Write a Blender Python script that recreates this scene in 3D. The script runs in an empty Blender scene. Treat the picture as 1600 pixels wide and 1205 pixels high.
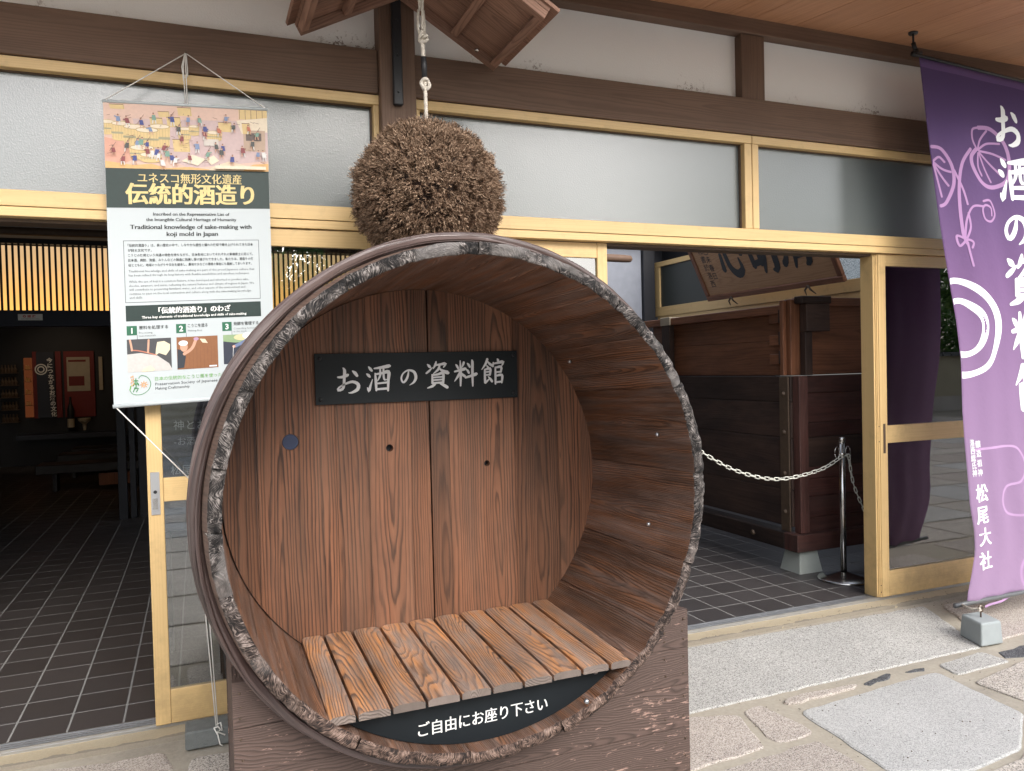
import bpy, bmesh, math, random
import numpy as np
from mathutils import Vector, Matrix, noise as mnoise
from mathutils.geometry import tessellate_polygon
random.seed(7); np.random.seed(7)
R = math.radians
S = bpy.context.scene
COL = S.collection
# ------------------------------------------------------------------ camera
W = np.array([[0.92720, 0.03122, -0.37326], [-0.37290, 0.01173, -0.92780], [-0.02459, 0.99944, 0.02252]])
q_, r_ = np.linalg.qr(W.T); W = (q_ * np.sign(np.diag(r_))).T
cam = bpy.data.objects.new('camera', bpy.data.cameras.new('camera')); COL.objects.link(cam)
cam.data.sensor_width = 36; cam.data.lens = 1223 / 1600 * 36; cam.data.clip_start = .05; cam.data.clip_end = 500
cam.matrix_world = Matrix([list(W[0]) + [0], list(W[1]) + [0], list(W[2]) + [1.42], [0, 0, 0, 1]])
S.camera = cam
# ------------------------------------------------------------------ sky and sun
SUN_EL, SUN_AZ = 36, 168          # azimuth clockwise from +Y
w = bpy.data.worlds.new('World'); S.world = w; w.use_nodes = True
nt = w.node_tree; nt.nodes.clear()
sky = nt.nodes.new('ShaderNodeTexSky'); sky.sky_type = 'NISHITA'; sky.sun_disc = False
sky.sun_elevation = R(SUN_EL); sky.sun_rotation = R(SUN_AZ); sky.dust_density = 3; sky.air_density = 1.0
hs = nt.nodes.new('ShaderNodeHueSaturation'); hs.inputs['Saturation'].default_value = .38; hs.inputs['Value'].default_value = 1.0
bg = nt.nodes.new('ShaderNodeBackground'); bg.inputs[1].default_value = .15
ow = nt.nodes.new('ShaderNodeOutputWorld')
nt.links.new(sky.outputs[0], hs.inputs['Color']); nt.links.new(hs.outputs[0], bg.inputs[0]); nt.links.new(bg.outputs[0], ow.inputs[0])
sd = bpy.data.lights.new('sun', 'SUN'); sd.energy = .85; sd.angle = R(36); sd.color = (1, .96, .9)
sun = bpy.data.objects.new('sun', sd); COL.objects.link(sun); sun.location = (-4, -8, 12)
a, e = R(SUN_AZ), R(SUN_EL)
sun.rotation_euler = Vector((math.sin(a) * math.cos(e), math.cos(a) * math.cos(e), math.sin(e))).to_track_quat('Z', 'Y').to_euler()
S.view_settings.view_transform = 'Standard'; S.view_settings.look = 'None'; S.view_settings.gamma = 1
S.view_settings.use_curve_mapping = False; S.view_settings.exposure = 1.42
S.render.engine = 'CYCLES'; S.cycles.max_bounces = 8; S.cycles.diffuse_bounces = 5; S.cycles.use_denoising = True

# ------------------------------------------------------------------ helpers
def proj(p):
    c = W.T @ (np.array(p) - np.array([0, 0, 1.42]))
    return (800 - 1223 * c[0] / c[2], 602.5 + 1223 * c[1] / c[2]) if c[2] < -.01 else None
def tag(o, label=None, cat=None, group=None, kind=None):
    if label: o['label'] = label
    if cat: o['category'] = cat
    if group: o['group'] = group
    if kind: o['kind'] = kind
    return o
def thing(name, label, cat, loc=(0, 0, 0), group=None):
    o = bpy.data.objects.new(name, None); COL.objects.link(o); o.location = loc; o.empty_display_size = .1
    return tag(o, label, cat, group)
class MB:
    def __init__(s): s.v = []; s.f = []; s.uv = []; s.m = []
    def face(s, idx, uv, m=0): s.f.append(tuple(idx)); s.uv.append(uv); s.m.append(m)
    def quad(s, a, b, c, d, m=0, uv=None):
        n = len(s.v); s.v += [tuple(a), tuple(b), tuple(c), tuple(d)]
        s.face((n, n+1, n+2, n+3), uv or [(0, 0), (1, 0), (1, 1), (0, 1)], m)
    def box(s, x0, x1, y0, y1, z0, z1, al='z', m=0, em=None, T=None):
        c = ((x0+x1)/2, (y0+y1)/2, (z0+z1)/2); n = len(s.v)
        P = [(x, y, z) for z in (z0, z1) for y in (y0, y1) for x in (x0, x1)]
        A = 'xyz'.index(al)
        fs = [((0, 2, 3, 1), 2), ((4, 5, 7, 6), 2), ((0, 1, 5, 4), 1), ((2, 6, 7, 3), 1), ((0, 4, 6, 2), 0), ((1, 3, 7, 5), 0)]
        s.v += [tuple(T @ Vector(p)) if T else p for p in P]
        for idx, ax in fs:
            if ax == A: u, v = [i for i in range(3) if i != A]
            else: v = A; u = [i for i in range(3) if i not in (A, ax)][0]
            s.face([n+i for i in idx], [(P[i][u]-c[u], P[i][v]-c[v]) for i in idx], em if (em is not None and ax == A) else m)
        return s
    def poly(s, outer, y0, y1, holes=(), al='z', m=0, em=None, T=None):
        "outer, holes: (x,z) loops; extruded y0 (front) .. y1"
        loops = [list(outer)] + [list(h) for h in holes]
        xs = [p[0] for p in outer]; zs = [p[1] for p in outer]; cx, cz = (min(xs)+max(xs))/2, (min(zs)+max(zs))/2
        flat = [p for l in loops for p in l]
        tri = tessellate_polygon([[Vector((p[0], p[1], 0)) for p in l] for l in loops])
        n = len(s.v); N = len(flat)
        tf = (lambda p: tuple(T @ Vector(p))) if T else (lambda p: p)
        s.v += [tf((p[0], y0, p[1])) for p in flat] + [tf((p[0], y1, p[1])) for p in flat]
        U = (lambda p: (p[0]-cx, p[1]-cz)) if al == 'z' else (lambda p: (p[1]-cz, p[0]-cx))
        for t in tri:
            a, b, c = t
            A_, B_, C_ = flat[a], flat[b], flat[c]
            if (B_[0]-A_[0])*(C_[1]-A_[1])-(B_[1]-A_[1])*(C_[0]-A_[0]) < 0: b, c = c, b
            s.face((n+a, n+b, n+c), [U(flat[i]) for i in (a, b, c)], m)
            s.face((n+N+a, n+N+c, n+N+b), [U(flat[i]) for i in (a, c, b)], m)
        k = 0
        for li, l in enumerate(loops):
            ar = sum(l[i][0]*l[(i+1) % len(l)][1]-l[(i+1) % len(l)][0]*l[i][1] for i in range(len(l)))
            fl = (ar < 0) != (li > 0)
            for i in range(len(l)):
                i2 = (i+1) % len(l); a, b = n+k+i, n+k+i2
                idx = (a, a+N, b+N, b) if not fl else (a, b, b+N, a+N)
                s.face(idx, [(0, 0), (0, y1-y0), (.02, y1-y0), (.02, 0)], m if em is None else em)
            k += len(l)
        return s
    def tube(s, pts, rad, seg=8, m=0, caps=True):
        pts = [Vector(p) for p in pts]; n0 = len(s.v); k = len(pts)
        up = Vector((0, 0, 1)) if abs((pts[1]-pts[0]).normalized().z) < .9 else Vector((0, 1, 0))
        for i, p in enumerate(pts):
            t = (pts[min(i+1, k-1)]-pts[max(i-1, 0)]).normalized()
            a = t.cross(up).normalized() if t.cross(up).length > 1e-4 else Vector((1, 0, 0)); b = t.cross(a)
            up = a.cross(t) * 1
            r = rad[i] if hasattr(rad, '__len__') else rad
            for j in range(seg):
                q = 2*math.pi*j/seg; s.v.append(tuple(p+a*math.cos(q)*r+b*math.sin(q)*r))
        L = 0
        for i in range(k-1):
            dL = (pts[i+1]-pts[i]).length
            for j in range(seg):
                j2 = (j+1) % seg; A = n0+i*seg
                s.face((A+j, A+j2, A+seg+j2, A+seg+j), [(j*.01, L), (j*.01+.01, L), (j*.01+.01, L+dL), (j*.01, L+dL)], m)
            L += dL
        if caps:
            s.face(tuple(n0+j for j in reversed(range(seg))), [(0, 0)]*seg, m)
            s.face(tuple(n0+(k-1)*seg+j for j in range(seg)), [(0, 0)]*seg, m)
        return s
    def lathe(s, prof, c, seg=32, m=0):
        "prof: (r,z) from bottom to top"
        n0 = len(s.v)
        for r, z in prof:
            for j in range(seg): q = 2*math.pi*j/seg; s.v.append((c[0]+r*math.cos(q), c[1]+r*math.sin(q), c[2]+z))
        for i in range(len(prof)-1):
            for j in range(seg):
                j2 = (j+1) % seg; A = n0+i*seg
                s.face((A+j, A+j2, A+seg+j2, A+seg+j), [(j/seg, i), ((j+1)/seg, i), ((j+1)/seg, i+1), (j/seg, i+1)], m)
        return s
    def mesh(s, name, mats, smooth=False):
        me = bpy.data.meshes.new(name); me.from_pydata(s.v, [], s.f)
        uvl = me.uv_layers.new(name='UVMap')
        fl = [c for u in s.uv for p in u for c in p]; uvl.data.foreach_set('uv', fl)
        me.polygons.foreach_set('material_index', s.m)
        if smooth: me.polygons.foreach_set('use_smooth', [True]*len(s.f))
        for m in (mats if isinstance(mats, (list, tuple)) else [mats]): me.materials.append(m)
        me.update(); return me
def add(name, me, parent=None, label=None, bevel=0, seg=1):
    o = bpy.data.objects.new(name, me); COL.objects.link(o)
    if parent:
        o.parent = parent
        if parent.type == 'EMPTY': o.matrix_parent_inverse = Matrix.Translation(-parent.location)
    if label: o['label'] = label
    if bevel:
        b = o.modifiers.new('bevel', 'BEVEL'); b.width = bevel; b.segments = seg; b.limit_method = 'ANGLE'
    return o
def box(name, d, mat, parent=None, al='z', bevel=0, label=None, em=None, T=None):
    return add(name, MB().box(*d, al=al, em=1 if em else None, T=T).mesh(name, [mat, em] if em else mat), parent, label, bevel)

# ------------------------------------------------------------------ materials
class NT:
    def __init__(s, name):
        s.mat = bpy.data.materials.new(name); s.mat.use_nodes = True; s.t = s.mat.node_tree; s.t.nodes.clear()
        s.out = s.t.nodes.new('ShaderNodeOutputMaterial'); s.b = s.t.nodes.new('ShaderNodeBsdfPrincipled')
        s.t.links.new(s.b.outputs[0], s.out.inputs[0])
    def n(s, typ, ins={}, **pr):
        x = s.t.nodes.new('ShaderNode'+typ)
        for k, v in pr.items(): setattr(x, k, v)
        for k, v in ins.items(): s.put(x.inputs[k], v)
        return x
    def put(s, sock, v):
        if isinstance(v, bpy.types.NodeSocket): s.t.links.new(v, sock)
        elif isinstance(v, (tuple, list)) and len(v) == 3 and sock.type == 'RGBA': sock.default_value = (*v, 1)
        else: sock.default_value = v
    def m(s, op, a, b=0., c=None):
        x = s.n('Math', operation=op); s.put(x.inputs[0], a); s.put(x.inputs[1], b)
        if c is not None: s.put(x.inputs[2], c)
        return x.outputs[0]
    def mix(s, f, a, b, mode='MIX'):
        x = s.n('Mix', data_type='RGBA', blend_type=mode); s.put(x.inputs[0], f); s.put(x.inputs[6], a); s.put(x.inputs[7], b); return x.outputs[2]
    def xyz(s, x, y, z=0.):
        c = s.n('CombineXYZ'); s.put(c.inputs[0], x); s.put(c.inputs[1], y); s.put(c.inputs[2], z); return c.outputs[0]
    def noise(s, vec, scale=1., det=3., rough=.5, dist=0.):
        x = s.n('TexNoise', ins={'Scale': scale, 'Detail': det, 'Roughness': rough, 'Distortion': dist})
        if vec is not None: s.put(x.inputs['Vector'], vec)
        return x.outputs[0]
    def ramp(s, f, stops, interp='LINEAR'):
        x = s.n('ValToRGB'); s.put(x.inputs[0], f); r = x.color_ramp; r.interpolation = interp
        while len(r.elements) < len(stops): r.elements.new(.5)
        for el, (p, c) in zip(r.elements, stops): el.position = p; el.color = (c, c, c, 1) if isinstance(c, (int, float)) else (*c, 1)
        return x.outputs[0]
    def bump(s, h, strength=.5, dist=.01, nrm=None):
        x = s.n('Bump', ins={'Height': h, 'Strength': strength, 'Distance': dist})
        if nrm is not None: s.put(x.inputs['Normal'], nrm)
        return x.outputs[0]
    def fin(s, col, rough=.6, spec=.5, nrm=None, **k):
        s.put(s.b.inputs['Base Color'], col); s.put(s.b.inputs['Roughness'], rough); s.put(s.b.inputs['Specular IOR Level'], spec)
        if nrm is not None: s.put(s.b.inputs['Normal'], nrm)
        for a_, v in k.items(): s.put(s.b.inputs[a_.replace('_', ' ')], v)
        return s.mat
def plain(name, c, rough=.6, spec=.5, metal=0., nsc=12., var=.15, bsc=0., bst=.2, bd=.002, rvar=0., **k):
    t = NT(name); P = t.n('TexCoord').outputs['Object']
    n = t.noise(P, nsc, 4); rnd = t.n('ObjectInfo').outputs['Random']
    f = t.m('ADD', t.m('MULTIPLY', t.m('SUBTRACT', n, .5), var*2), t.m('ADD', 1., t.m('MULTIPLY', t.m('SUBTRACT', rnd, .5), rvar)))
    col = t.mix(1., c, t.xyz(f, f, f), 'MULTIPLY')
    nr = t.bump(t.noise(P, bsc, 3), bst, bd) if bsc else None
    return t.fin(col, rough, spec, nr, Metallic=metal, **k)
def emis(name, c, st):
    t = NT(name); e = t.n('Emission', ins={'Color': c, 'Strength': st}); t.t.links.new(e.outputs[0], t.out.inputs[0]); return t.mat
def wood(name, light, dark, freq=120., contrast=.6, slope=.06, warp=.02, stain=.3, stainc=(.03, .02, .015), fine=.3, rough=.55, spec=.35,
         bump=.5, bd=.0015, rvar=.3, spread=.5, width=.3, grey=0., greyc=(.3, .27, .26), gsc=(6., 1.2), knots=0.):
    t = NT(name); uv = t.n('UVMap').outputs[0]; sp = t.n('SeparateXYZ', ins={0: uv}); u, v = sp.outputs[0], sp.outputs[1]
    rnd = t.n('ObjectInfo').outputs['Random']; r1 = t.m('MULTIPLY', rnd, 57.3); r2 = t.m('FRACT', t.m('MULTIPLY', rnd, 7.13)); r3 = t.m('FRACT', t.m('MULTIPLY', rnd, 23.7))
    n1 = t.noise(t.xyz(t.m('MULTIPLY', u, 4.), t.m('MULTIPLY', v, 1.3), r1), 1., 1.5)
    n2 = t.noise(t.xyz(t.m('MULTIPLY', v, 3.), r1, 3.3), 1., 2.)
    du = t.m('ADD', t.m('SUBTRACT', u, t.m('MULTIPLY', t.m('SUBTRACT', r2, .5), spread*width)), t.m('MULTIPLY', t.m('SUBTRACT', n1, .5), warp))
    d = t.m('ADD', t.m('MULTIPLY', t.m('ADD', v, t.m('SUBTRACT', r3, .5)), slope), t.m('MULTIPLY', t.m('SUBTRACT', n2, .5), slope*.6))
    r = t.m('SQRT', t.m('ADD', t.m('MULTIPLY', du, du), t.m('MULTIPLY', d, d)))
    fn = t.noise(t.xyz(t.m('MULTIPLY', u, 60.), t.m('MULTIPLY', v, 5.), r1), 1., 2.)
    ph = t.m('ADD', t.m('MULTIPLY', r, t.m('MULTIPLY', freq, t.m('ADD', .75, t.m('MULTIPLY', r2, .6)))), t.m('MULTIPLY', fn, .9))
    n3 = t.noise(t.xyz(t.m('MULTIPLY', u, 16.), t.m('MULTIPLY', v, .5), t.m('ADD', r1, 6.)), 1., 1.); ph = t.m('ADD', ph, t.m('MULTIPLY', n3, 5.))
    ring = t.ramp(t.m('FRACT', ph), [(0., .25), (.1, 0.), (.5, .12), (.82, 1.), (.93, .9), (1., .25)])
    st = t.noise(t.xyz(t.m('MULTIPLY', u, 420.), t.m('MULTIPLY', v, 7.), r1), 1., 3., .6)
    lg = t.noise(t.xyz(t.m('MULTIPLY', u, 7.), t.m('MULTIPLY', v, 2.), t.m('ADD', r1, 9.)), 1., 4., .6)
    amt = t.m('MULTIPLY', ring, t.m('MULTIPLY', contrast, t.ramp(t.noise(t.xyz(t.m('MULTIPLY', u, 13.), t.m('MULTIPLY', v, 1.2), t.m('ADD', r1, 13.)), 1., 3.), [(.25, .45), (.6, 1.)])))
    c = t.mix(amt, light, dark)
    if grey:
        g = t.ramp(t.noise(t.xyz(t.m('MULTIPLY', u, gsc[0]), t.m('MULTIPLY', v, gsc[1]), t.m('ADD', r1, 4.)), 1., 5., .65), [(.38, 0.), (.62, 1.)])
        c = t.mix(t.m('MULTIPLY', g, grey), c, greyc)
    sf = t.ramp(lg, [(.42, 0.), (.75, 1.)])
    c = t.mix(t.m('MULTIPLY', sf, stain), c, stainc)
    bd_ = t.noise(t.xyz(t.m('MULTIPLY', u, 34.), t.m('MULTIPLY', v, .9), t.m('ADD', r1, 2.)), 1., 3.)
    f = t.m('ADD', t.m('ADD', 1.-fine/2-fine*.55, t.m('ADD', t.m('MULTIPLY', bd_, fine*1.1), t.m('MULTIPLY', st, fine))), t.m('MULTIPLY', t.m('SUBTRACT', rnd, .5), rvar))
    c = t.mix(1., c, t.xyz(f, f, f), 'MULTIPLY')
    h = t.m('ADD', t.m('MULTIPLY', ring, 1.), t.m('MULTIPLY', st, .6))
    return t.fin(c, t.m('ADD', rough-.06, t.m('MULTIPLY', st, .12)), spec, t.bump(h, bump, bd))
M = {}
M['cream'] = wood('cream_frame', (.63, .44, .205), (.53, .35, .15), 90, .45, .01, .01, .0, fine=.10, rough=.42, spec=.45, bump=.05, rvar=.06)
M['beam'] = wood('beam_brown', (.150, .092, .063), (.095, .056, .039), 70, .6, .02, .03, .35, (.05, .03, .02), fine=.25, rough=.62, bump=.25, rvar=.1)
M['panelw'] = wood('panel_wood', (.225, .098, .052), (.032, .015, .010), 78, 1., .055, .04, .55, (.060, .034, .025), fine=.6, rough=.5, bump=.6, bd=.001, rvar=.6, grey=.45, greyc=(.14, .082, .055), gsc=(9., 1.), spread=.9)
M['seatw'] = wood('seat_wood', (.58, .26, .10), (.085, .052, .038), 100, .95, .10, .02, .7, (.13, .10, .088), fine=.9, rough=.55, bump=.9, bd=.002, rvar=.25, width=.1, grey=.85, greyc=(.29, .225, .19), gsc=(26., 4.), spread=1.5)
M['stave'] = wood('stave_wood', (.25, .115, .060), (.040, .021, .015), 170, .8, .05, .035, .7, (.045, .030, .024), fine=1.2, rough=.5, bump=1.0, bd=.003, rvar=.4, width=.14, grey=.75, greyc=(.22, .16, .135), gsc=(40., 2.5))
M['staveo'] = wood('stave_outer', (.16, .10, .075), (.06, .04, .03), 95, .6, .05, .03, .3, fine=.5, bump=.7, rvar=.2)
M['hood'] = wood('hood_wood', (.30, .17, .12), (.15, .08, .055), 70, .75, .08, .05, .35, (.10, .06, .042), fine=.4, rough=.7, bump=.4, rvar=.3, width=.15)
M['soffit'] = wood('soffit_wood', (.47, .245, .135), (.36, .175, .09), 30, .6, .05, .08, .2, (.26, .13, .075), fine=.2, rough=.5, bump=.1, rvar=.16, width=.3)
M['tankup'] = wood('tank_upper', (.24, .10, .052), (.10, .036, .018), 40, .5, .06, .06, .6, (.07, .03, .018), fine=.3, rough=.5, bump=.3, rvar=.25)
M['tanklo'] = wood('tank_lower', (.045, .026, .021), (.02, .012, .01), 40, .6, .06, .06, .75, (.012, .010, .010), fine=.5, rough=.6, bump=.5, rvar=.5, grey=.35, greyc=(.10, .058, .042))
M['tankred'] = wood('tank_red', (.095, .036, .029), (.05, .02, .016), 40, .6, .06, .06, .6, (.03, .018, .016), fine=.5, rough=.6, bump=.5, rvar=.6, grey=.3, greyc=(.13, .08, .07))
M['signw'] = wood('sign_wood', (.42, .235, .12), (.30, .155, .075), 50, .7, .12, .08, .1, fine=.2, rough=.5, bump=.1, rvar=0., width=1.)
M['bench'] = plain('bench_black', (.02, .02, .023), .4)
# base box: dark brown boards with flaking pale patches
def basewood():
    t = NT('base_wood'); uv = t.n('UVMap').outputs[0]; sp = t.n('SeparateXYZ', ins={0: uv}); u, v = sp.outputs[0], sp.outputs[1]
    rnd = t.n('ObjectInfo').outputs['Random']; r1 = t.m('MULTIPLY', rnd, 40.)
    n1 = t.noise(t.xyz(t.m('MULTIPLY', u, 6.), t.m('MULTIPLY', v, 2.), r1), 1., 3.)
    dd = t.m('MULTIPLY', t.m('ADD', v, t.m('SUBTRACT', rnd, .5)), .09)
    uu = t.m('ADD', u, t.m('MULTIPLY', n1, .12)); rr = t.m('SQRT', t.m('ADD', t.m('MULTIPLY', uu, uu), t.m('MULTIPLY', dd, dd)))
    ring = t.ramp(t.m('FRACT', t.m('MULTIPLY', rr, 140.)), [(0, .3), (.1, 0), (.5, .2), (.85, 1), (1, .3)])
    st = t.noise(t.xyz(t.m('MULTIPLY', u, 300.), t.m('MULTIPLY', v, 6.), r1), 1., 4., .65)
    c = t.mix(t.m('MULTIPLY', ring, .75), (.120, .080, .067), (.040, .027, .023))
    fl = t.noise(t.xyz(t.m('MULTIPLY', u, 95.), t.m('MULTIPLY', v, 16.), r1), 1., 5., .7)
    # paint is worn towards the board's left and right ends
    ew = t.ramp(t.m('ABSOLUTE', v), [(.45, 0.), (.74, 1.)])
    lw = t.noise(t.xyz(t.m('MULTIPLY', u, 5.), t.m('MULTIPLY', v, 3.), r1), 1., 3.)
    k = t.ramp(t.m('ADD', fl, t.m('ADD', t.m('MULTIPLY', ew, .06), t.m('MULTIPLY', lw, .18))), [(.72, 0.), (.75, 1.)])
    c = t.mix(t.m('MULTIPLY', k, .85), c, (.42, .27, .22))
    f = t.m('ADD', .65, t.m('MULTIPLY', st, .7)); c = t.mix(1., c, t.xyz(f, f, f), 'MULTIPLY')
    return t.fin(c, .6, .35, t.bump(t.m('SUBTRACT', t.m('ADD', ring, st), t.m('MULTIPLY', k, .5)), .6, .0015))
M['base'] = basewood()
def endgrain():
    t = NT('stave_end_grain'); P = t.n('TexCoord').outputs['Object']; rnd = t.n('ObjectInfo').outputs['Random']; r1 = t.m('MULTIPLY', rnd, 31.)
    sp = t.n('SeparateXYZ', ins={0: P}); uv = t.n('SeparateXYZ', ins={0: t.n('UVMap').outputs[0]}); u, v = uv.outputs[0], uv.outputs[1]
    big = t.noise(t.xyz(t.m('MULTIPLY', u, 16.), t.m('MULTIPLY', v, 14.), r1), 1., 2.)
    ang = t.m('ADD', t.m('MULTIPLY', t.m('SUBTRACT', rnd, .5), 2.4), t.m('MULTIPLY', t.m('SUBTRACT', big, .5), 4.5))
    ca_, sa_ = t.m('COSINE', ang), t.m('SINE', ang)
    x_ = t.m('SUBTRACT', t.m('MULTIPLY', u, ca_), t.m('MULTIPLY', v, sa_)); y_ = t.m('ADD', t.m('MULTIPLY', u, sa_), t.m('MULTIPLY', v, ca_))
    st = t.noise(t.xyz(t.m('MULTIPLY', x_, 420.), t.m('MULTIPLY', y_, 60.), r1), 1., 3., .6)
    hi = t.noise(P, 500., 2.); lg = t.noise(t.xyz(t.m('MULTIPLY', u, 24.), t.m('MULTIPLY', v, 40.), t.m('ADD', r1, 5.)), 1., 3., .6)
    s = t.m('ADD', t.m('MULTIPLY_ADD', st, 1.5, -.25), t.m('MULTIPLY', t.m('SUBTRACT', lg, .5), 1.1))
    k = t.ramp(s, [(.36, (.007, .006, .006)), (.48, (.035, .029, .027)), (.61, (.13, .112, .103)), (.84, (.37, .33, .31))])
    sm = t.ramp(t.m('ADD', t.noise(P, 8., 2.), t.m('MULTIPLY', t.m('SUBTRACT', rnd, .5), .4)), [(.60, 0.), (.66, 1.)])
    k = t.mix(t.m('MULTIPLY', sm, .75), k, t.mix(st, (.09, .08, .075), (.30, .275, .26)))
    wz = t.ramp(sp.outputs[2], [(.4, 0.), (.95, 1.)]); br = t.ramp(s, [(.34, (.016, .010, .008)), (.5, (.10, .062, .048)), (.7, (.27, .18, .14)), (.95, (.40, .30, .25))])
    c = t.mix(t.m('SUBTRACT', 1., wz), k, br)
    return t.fin(c, .6, .35, t.bump(t.m('ADD', s, t.m('MULTIPLY', hi, .2)), 1., .004))
M['endgrain'] = endgrain()
M['plankend'] = wood('plank_end', (.22, .175, .15), (.07, .055, .048), 330, .8, .5, .02, .2, fine=.3, rough=.7, bump=.6, width=.1)
M['hoop'] = wood('hoop_bamboo', (.115, .074, .066), (.045, .028, .026), 150, .6, .01, .01, .3, (.25, .215, .21), fine=.7, rough=.38, spec=.6, bump=.8, rvar=1.0, width=.02)
def plaster():
    t = NT('plaster'); P = t.n('TexCoord').outputs['Object']; sp = t.n('SeparateXYZ', ins={0: P})
    c = t.mix(t.noise(P, 2.5, 5, .6), (.77, .765, .745), (.83, .825, .81))
    # dirt specks in clusters just above the beam
    near = t.ramp(sp.outputs[2], [(.0, 1.), (.12, 0.)]); 
    near = t.ramp(t.m('SUBTRACT', sp.outputs[2], 2.84), [(.0, 1.), (.13, 0.)])
    cl = t.ramp(t.noise(t.xyz(sp.outputs[0], 0., 0.), 2.3, 2), [(.5, 0.), (.62, 1.)])
    sk = t.ramp(t.m('ADD', t.noise(P, 55., 4, .75), t.m('MULTIPLY', near, .16)), [(.66, 0.), (.72, 1.)])
    c = t.mix(t.m('MULTIPLY', t.m('MULTIPLY', sk, near), cl), c, (.12, .07, .045))
    return t.fin(c, .9, .2, t.bump(t.noise(P, 140., 3), .35, .004))
M['plaster'] = plaster()
M['greywall'] = plain('grey_plaster', (.22, .235, .275), .8, bsc=60, bst=.1)
M['frost'] = None
def framedirt():
    t = M['cream'].node_tree; b = [n for n in t.nodes if n.type == 'BSDF_PRINCIPLED'][0]; src = b.inputs['Base Color'].links[0].from_socket
    g = t.nodes.new('ShaderNodeNewGeometry'); sx = t.nodes.new('ShaderNodeSeparateXYZ'); t.links.new(g.outputs['Position'], sx.inputs[0])
    nz = t.nodes.new('ShaderNodeTexNoise'); nz.inputs['Scale'].default_value = 9; nz.inputs['Detail'].default_value = 6; nz.inputs['Roughness'].default_value = .7; t.links.new(g.outputs['Position'], nz.inputs['Vector'])
    mr = t.nodes.new('ShaderNodeMapRange'); mr.inputs['From Min'].default_value = .32; mr.inputs['From Max'].default_value = 0; t.links.new(sx.outputs[2], mr.inputs['Value'])
    m1 = t.nodes.new('ShaderNodeMath'); m1.operation = 'MULTIPLY_ADD'; t.links.new(mr.outputs[0], m1.inputs[0]); m1.inputs[1].default_value = .22; t.links.new(nz.outputs[0], m1.inputs[2])
    rp = t.nodes.new('ShaderNodeValToRGB'); rp.color_ramp.elements[0].position = .55; rp.color_ramp.elements[1].position = .78; t.links.new(m1.outputs[0], rp.inputs[0])
    m2 = t.nodes.new('ShaderNodeMath'); m2.operation = 'MULTIPLY'; m2.inputs[1].default_value = .4; t.links.new(rp.outputs[0], m2.inputs[0])
    mx = t.nodes.new('ShaderNodeMix'); mx.data_type = 'RGBA'; t.links.new(m2.outputs[0], mx.inputs[0]); t.links.new(src, mx.inputs[6]); mx.inputs[7].default_value = (.26, .18, .09, 1); t.links.new(mx.outputs[2], b.inputs['Base Color'])
framedirt()
def frost():
    t = NT('frosted_glass'); P = t.n('TexCoord').outputs['Object']
    n = t.n('TexVoronoi', ins={'Vector': P, 'Scale': 190.}, feature='SMOOTH_F1').outputs[0]; n2 = t.noise(P, 420., 2)
    return t.fin((.085, .10, .100), .24, .6, t.bump(t.m('ADD', n, t.m('MULTIPLY', n2, .4)), 0.35, .0010), IOR=2.0, Coat_Weight=.0)
M['frost'] = frost()
def glass():
    t = NT('clear_glass'); t.t.nodes.remove(t.b)
    g = t.n('BsdfGlossy', ins={'Color': (1, 1, 1), 'Roughness': .0}); tr = t.n('BsdfTransparent', ins={'Color': (.86, .90, .89)})
    fr = t.n('Fresnel', ins={'IOR': 2.3}); mx = t.n('MixShader', ins={0: fr.outputs[0]})
    t.t.links.new(tr.outputs[0], mx.inputs[1]); t.t.links.new(g.outputs[0], mx.inputs[2]); t.t.links.new(mx.outputs[0], t.out.inputs[0]); return t.mat
M['glass'] = glass()
M['alu'] = plain('aluminium', (.55, .56, .58), .35, metal=.9, bsc=0)
M['steel'] = plain('stainless_steel', (.62, .61, .59), .22, metal=1., var=.05)
M['iron'] = plain('black_iron', (.012, .013, .016), .45)
M['rust'] = plain('brown_iron', (.085, .055, .035), .6, nsc=30, var=.4)
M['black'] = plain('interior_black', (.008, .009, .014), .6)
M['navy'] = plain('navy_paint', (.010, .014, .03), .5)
M['signblack'] = plain('sign_black', (.007, .0105, .0135), .55, spec=.3, nsc=3, var=.2)
M['white'] = plain('white_paint', (.78, .78, .76), .5, var=.04)
M['silver'] = plain('silver_lettering', (.70, .71, .73), .4, var=.05)
M['grout'] = plain('grout', (.27, .265, .255), .8, bsc=200)
def tilem():
    t = NT('floor_tile'); P = t.n('NewGeometry').outputs['Position']; rnd = t.n('ObjectInfo').outputs['Random']
    n = t.noise(P, 260., 2); n2 = t.noise(P, 3., 4)
    c = t.mix(n, (.034, .031, .031), (.070, .062, .062)); f = t.m('ADD', .8, t.m('ADD', t.m('MULTIPLY', rnd, .3), t.m('MULTIPLY', n2, .3))); c = t.mix(1., c, t.xyz(f, f, f), 'MULTIPLY')
    return t.fin(c, t.m('ADD', .28, t.m('MULTIPLY', n2, .25)), .5, t.bump(n, .12, .001))
M['tile'] = tilem()
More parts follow.
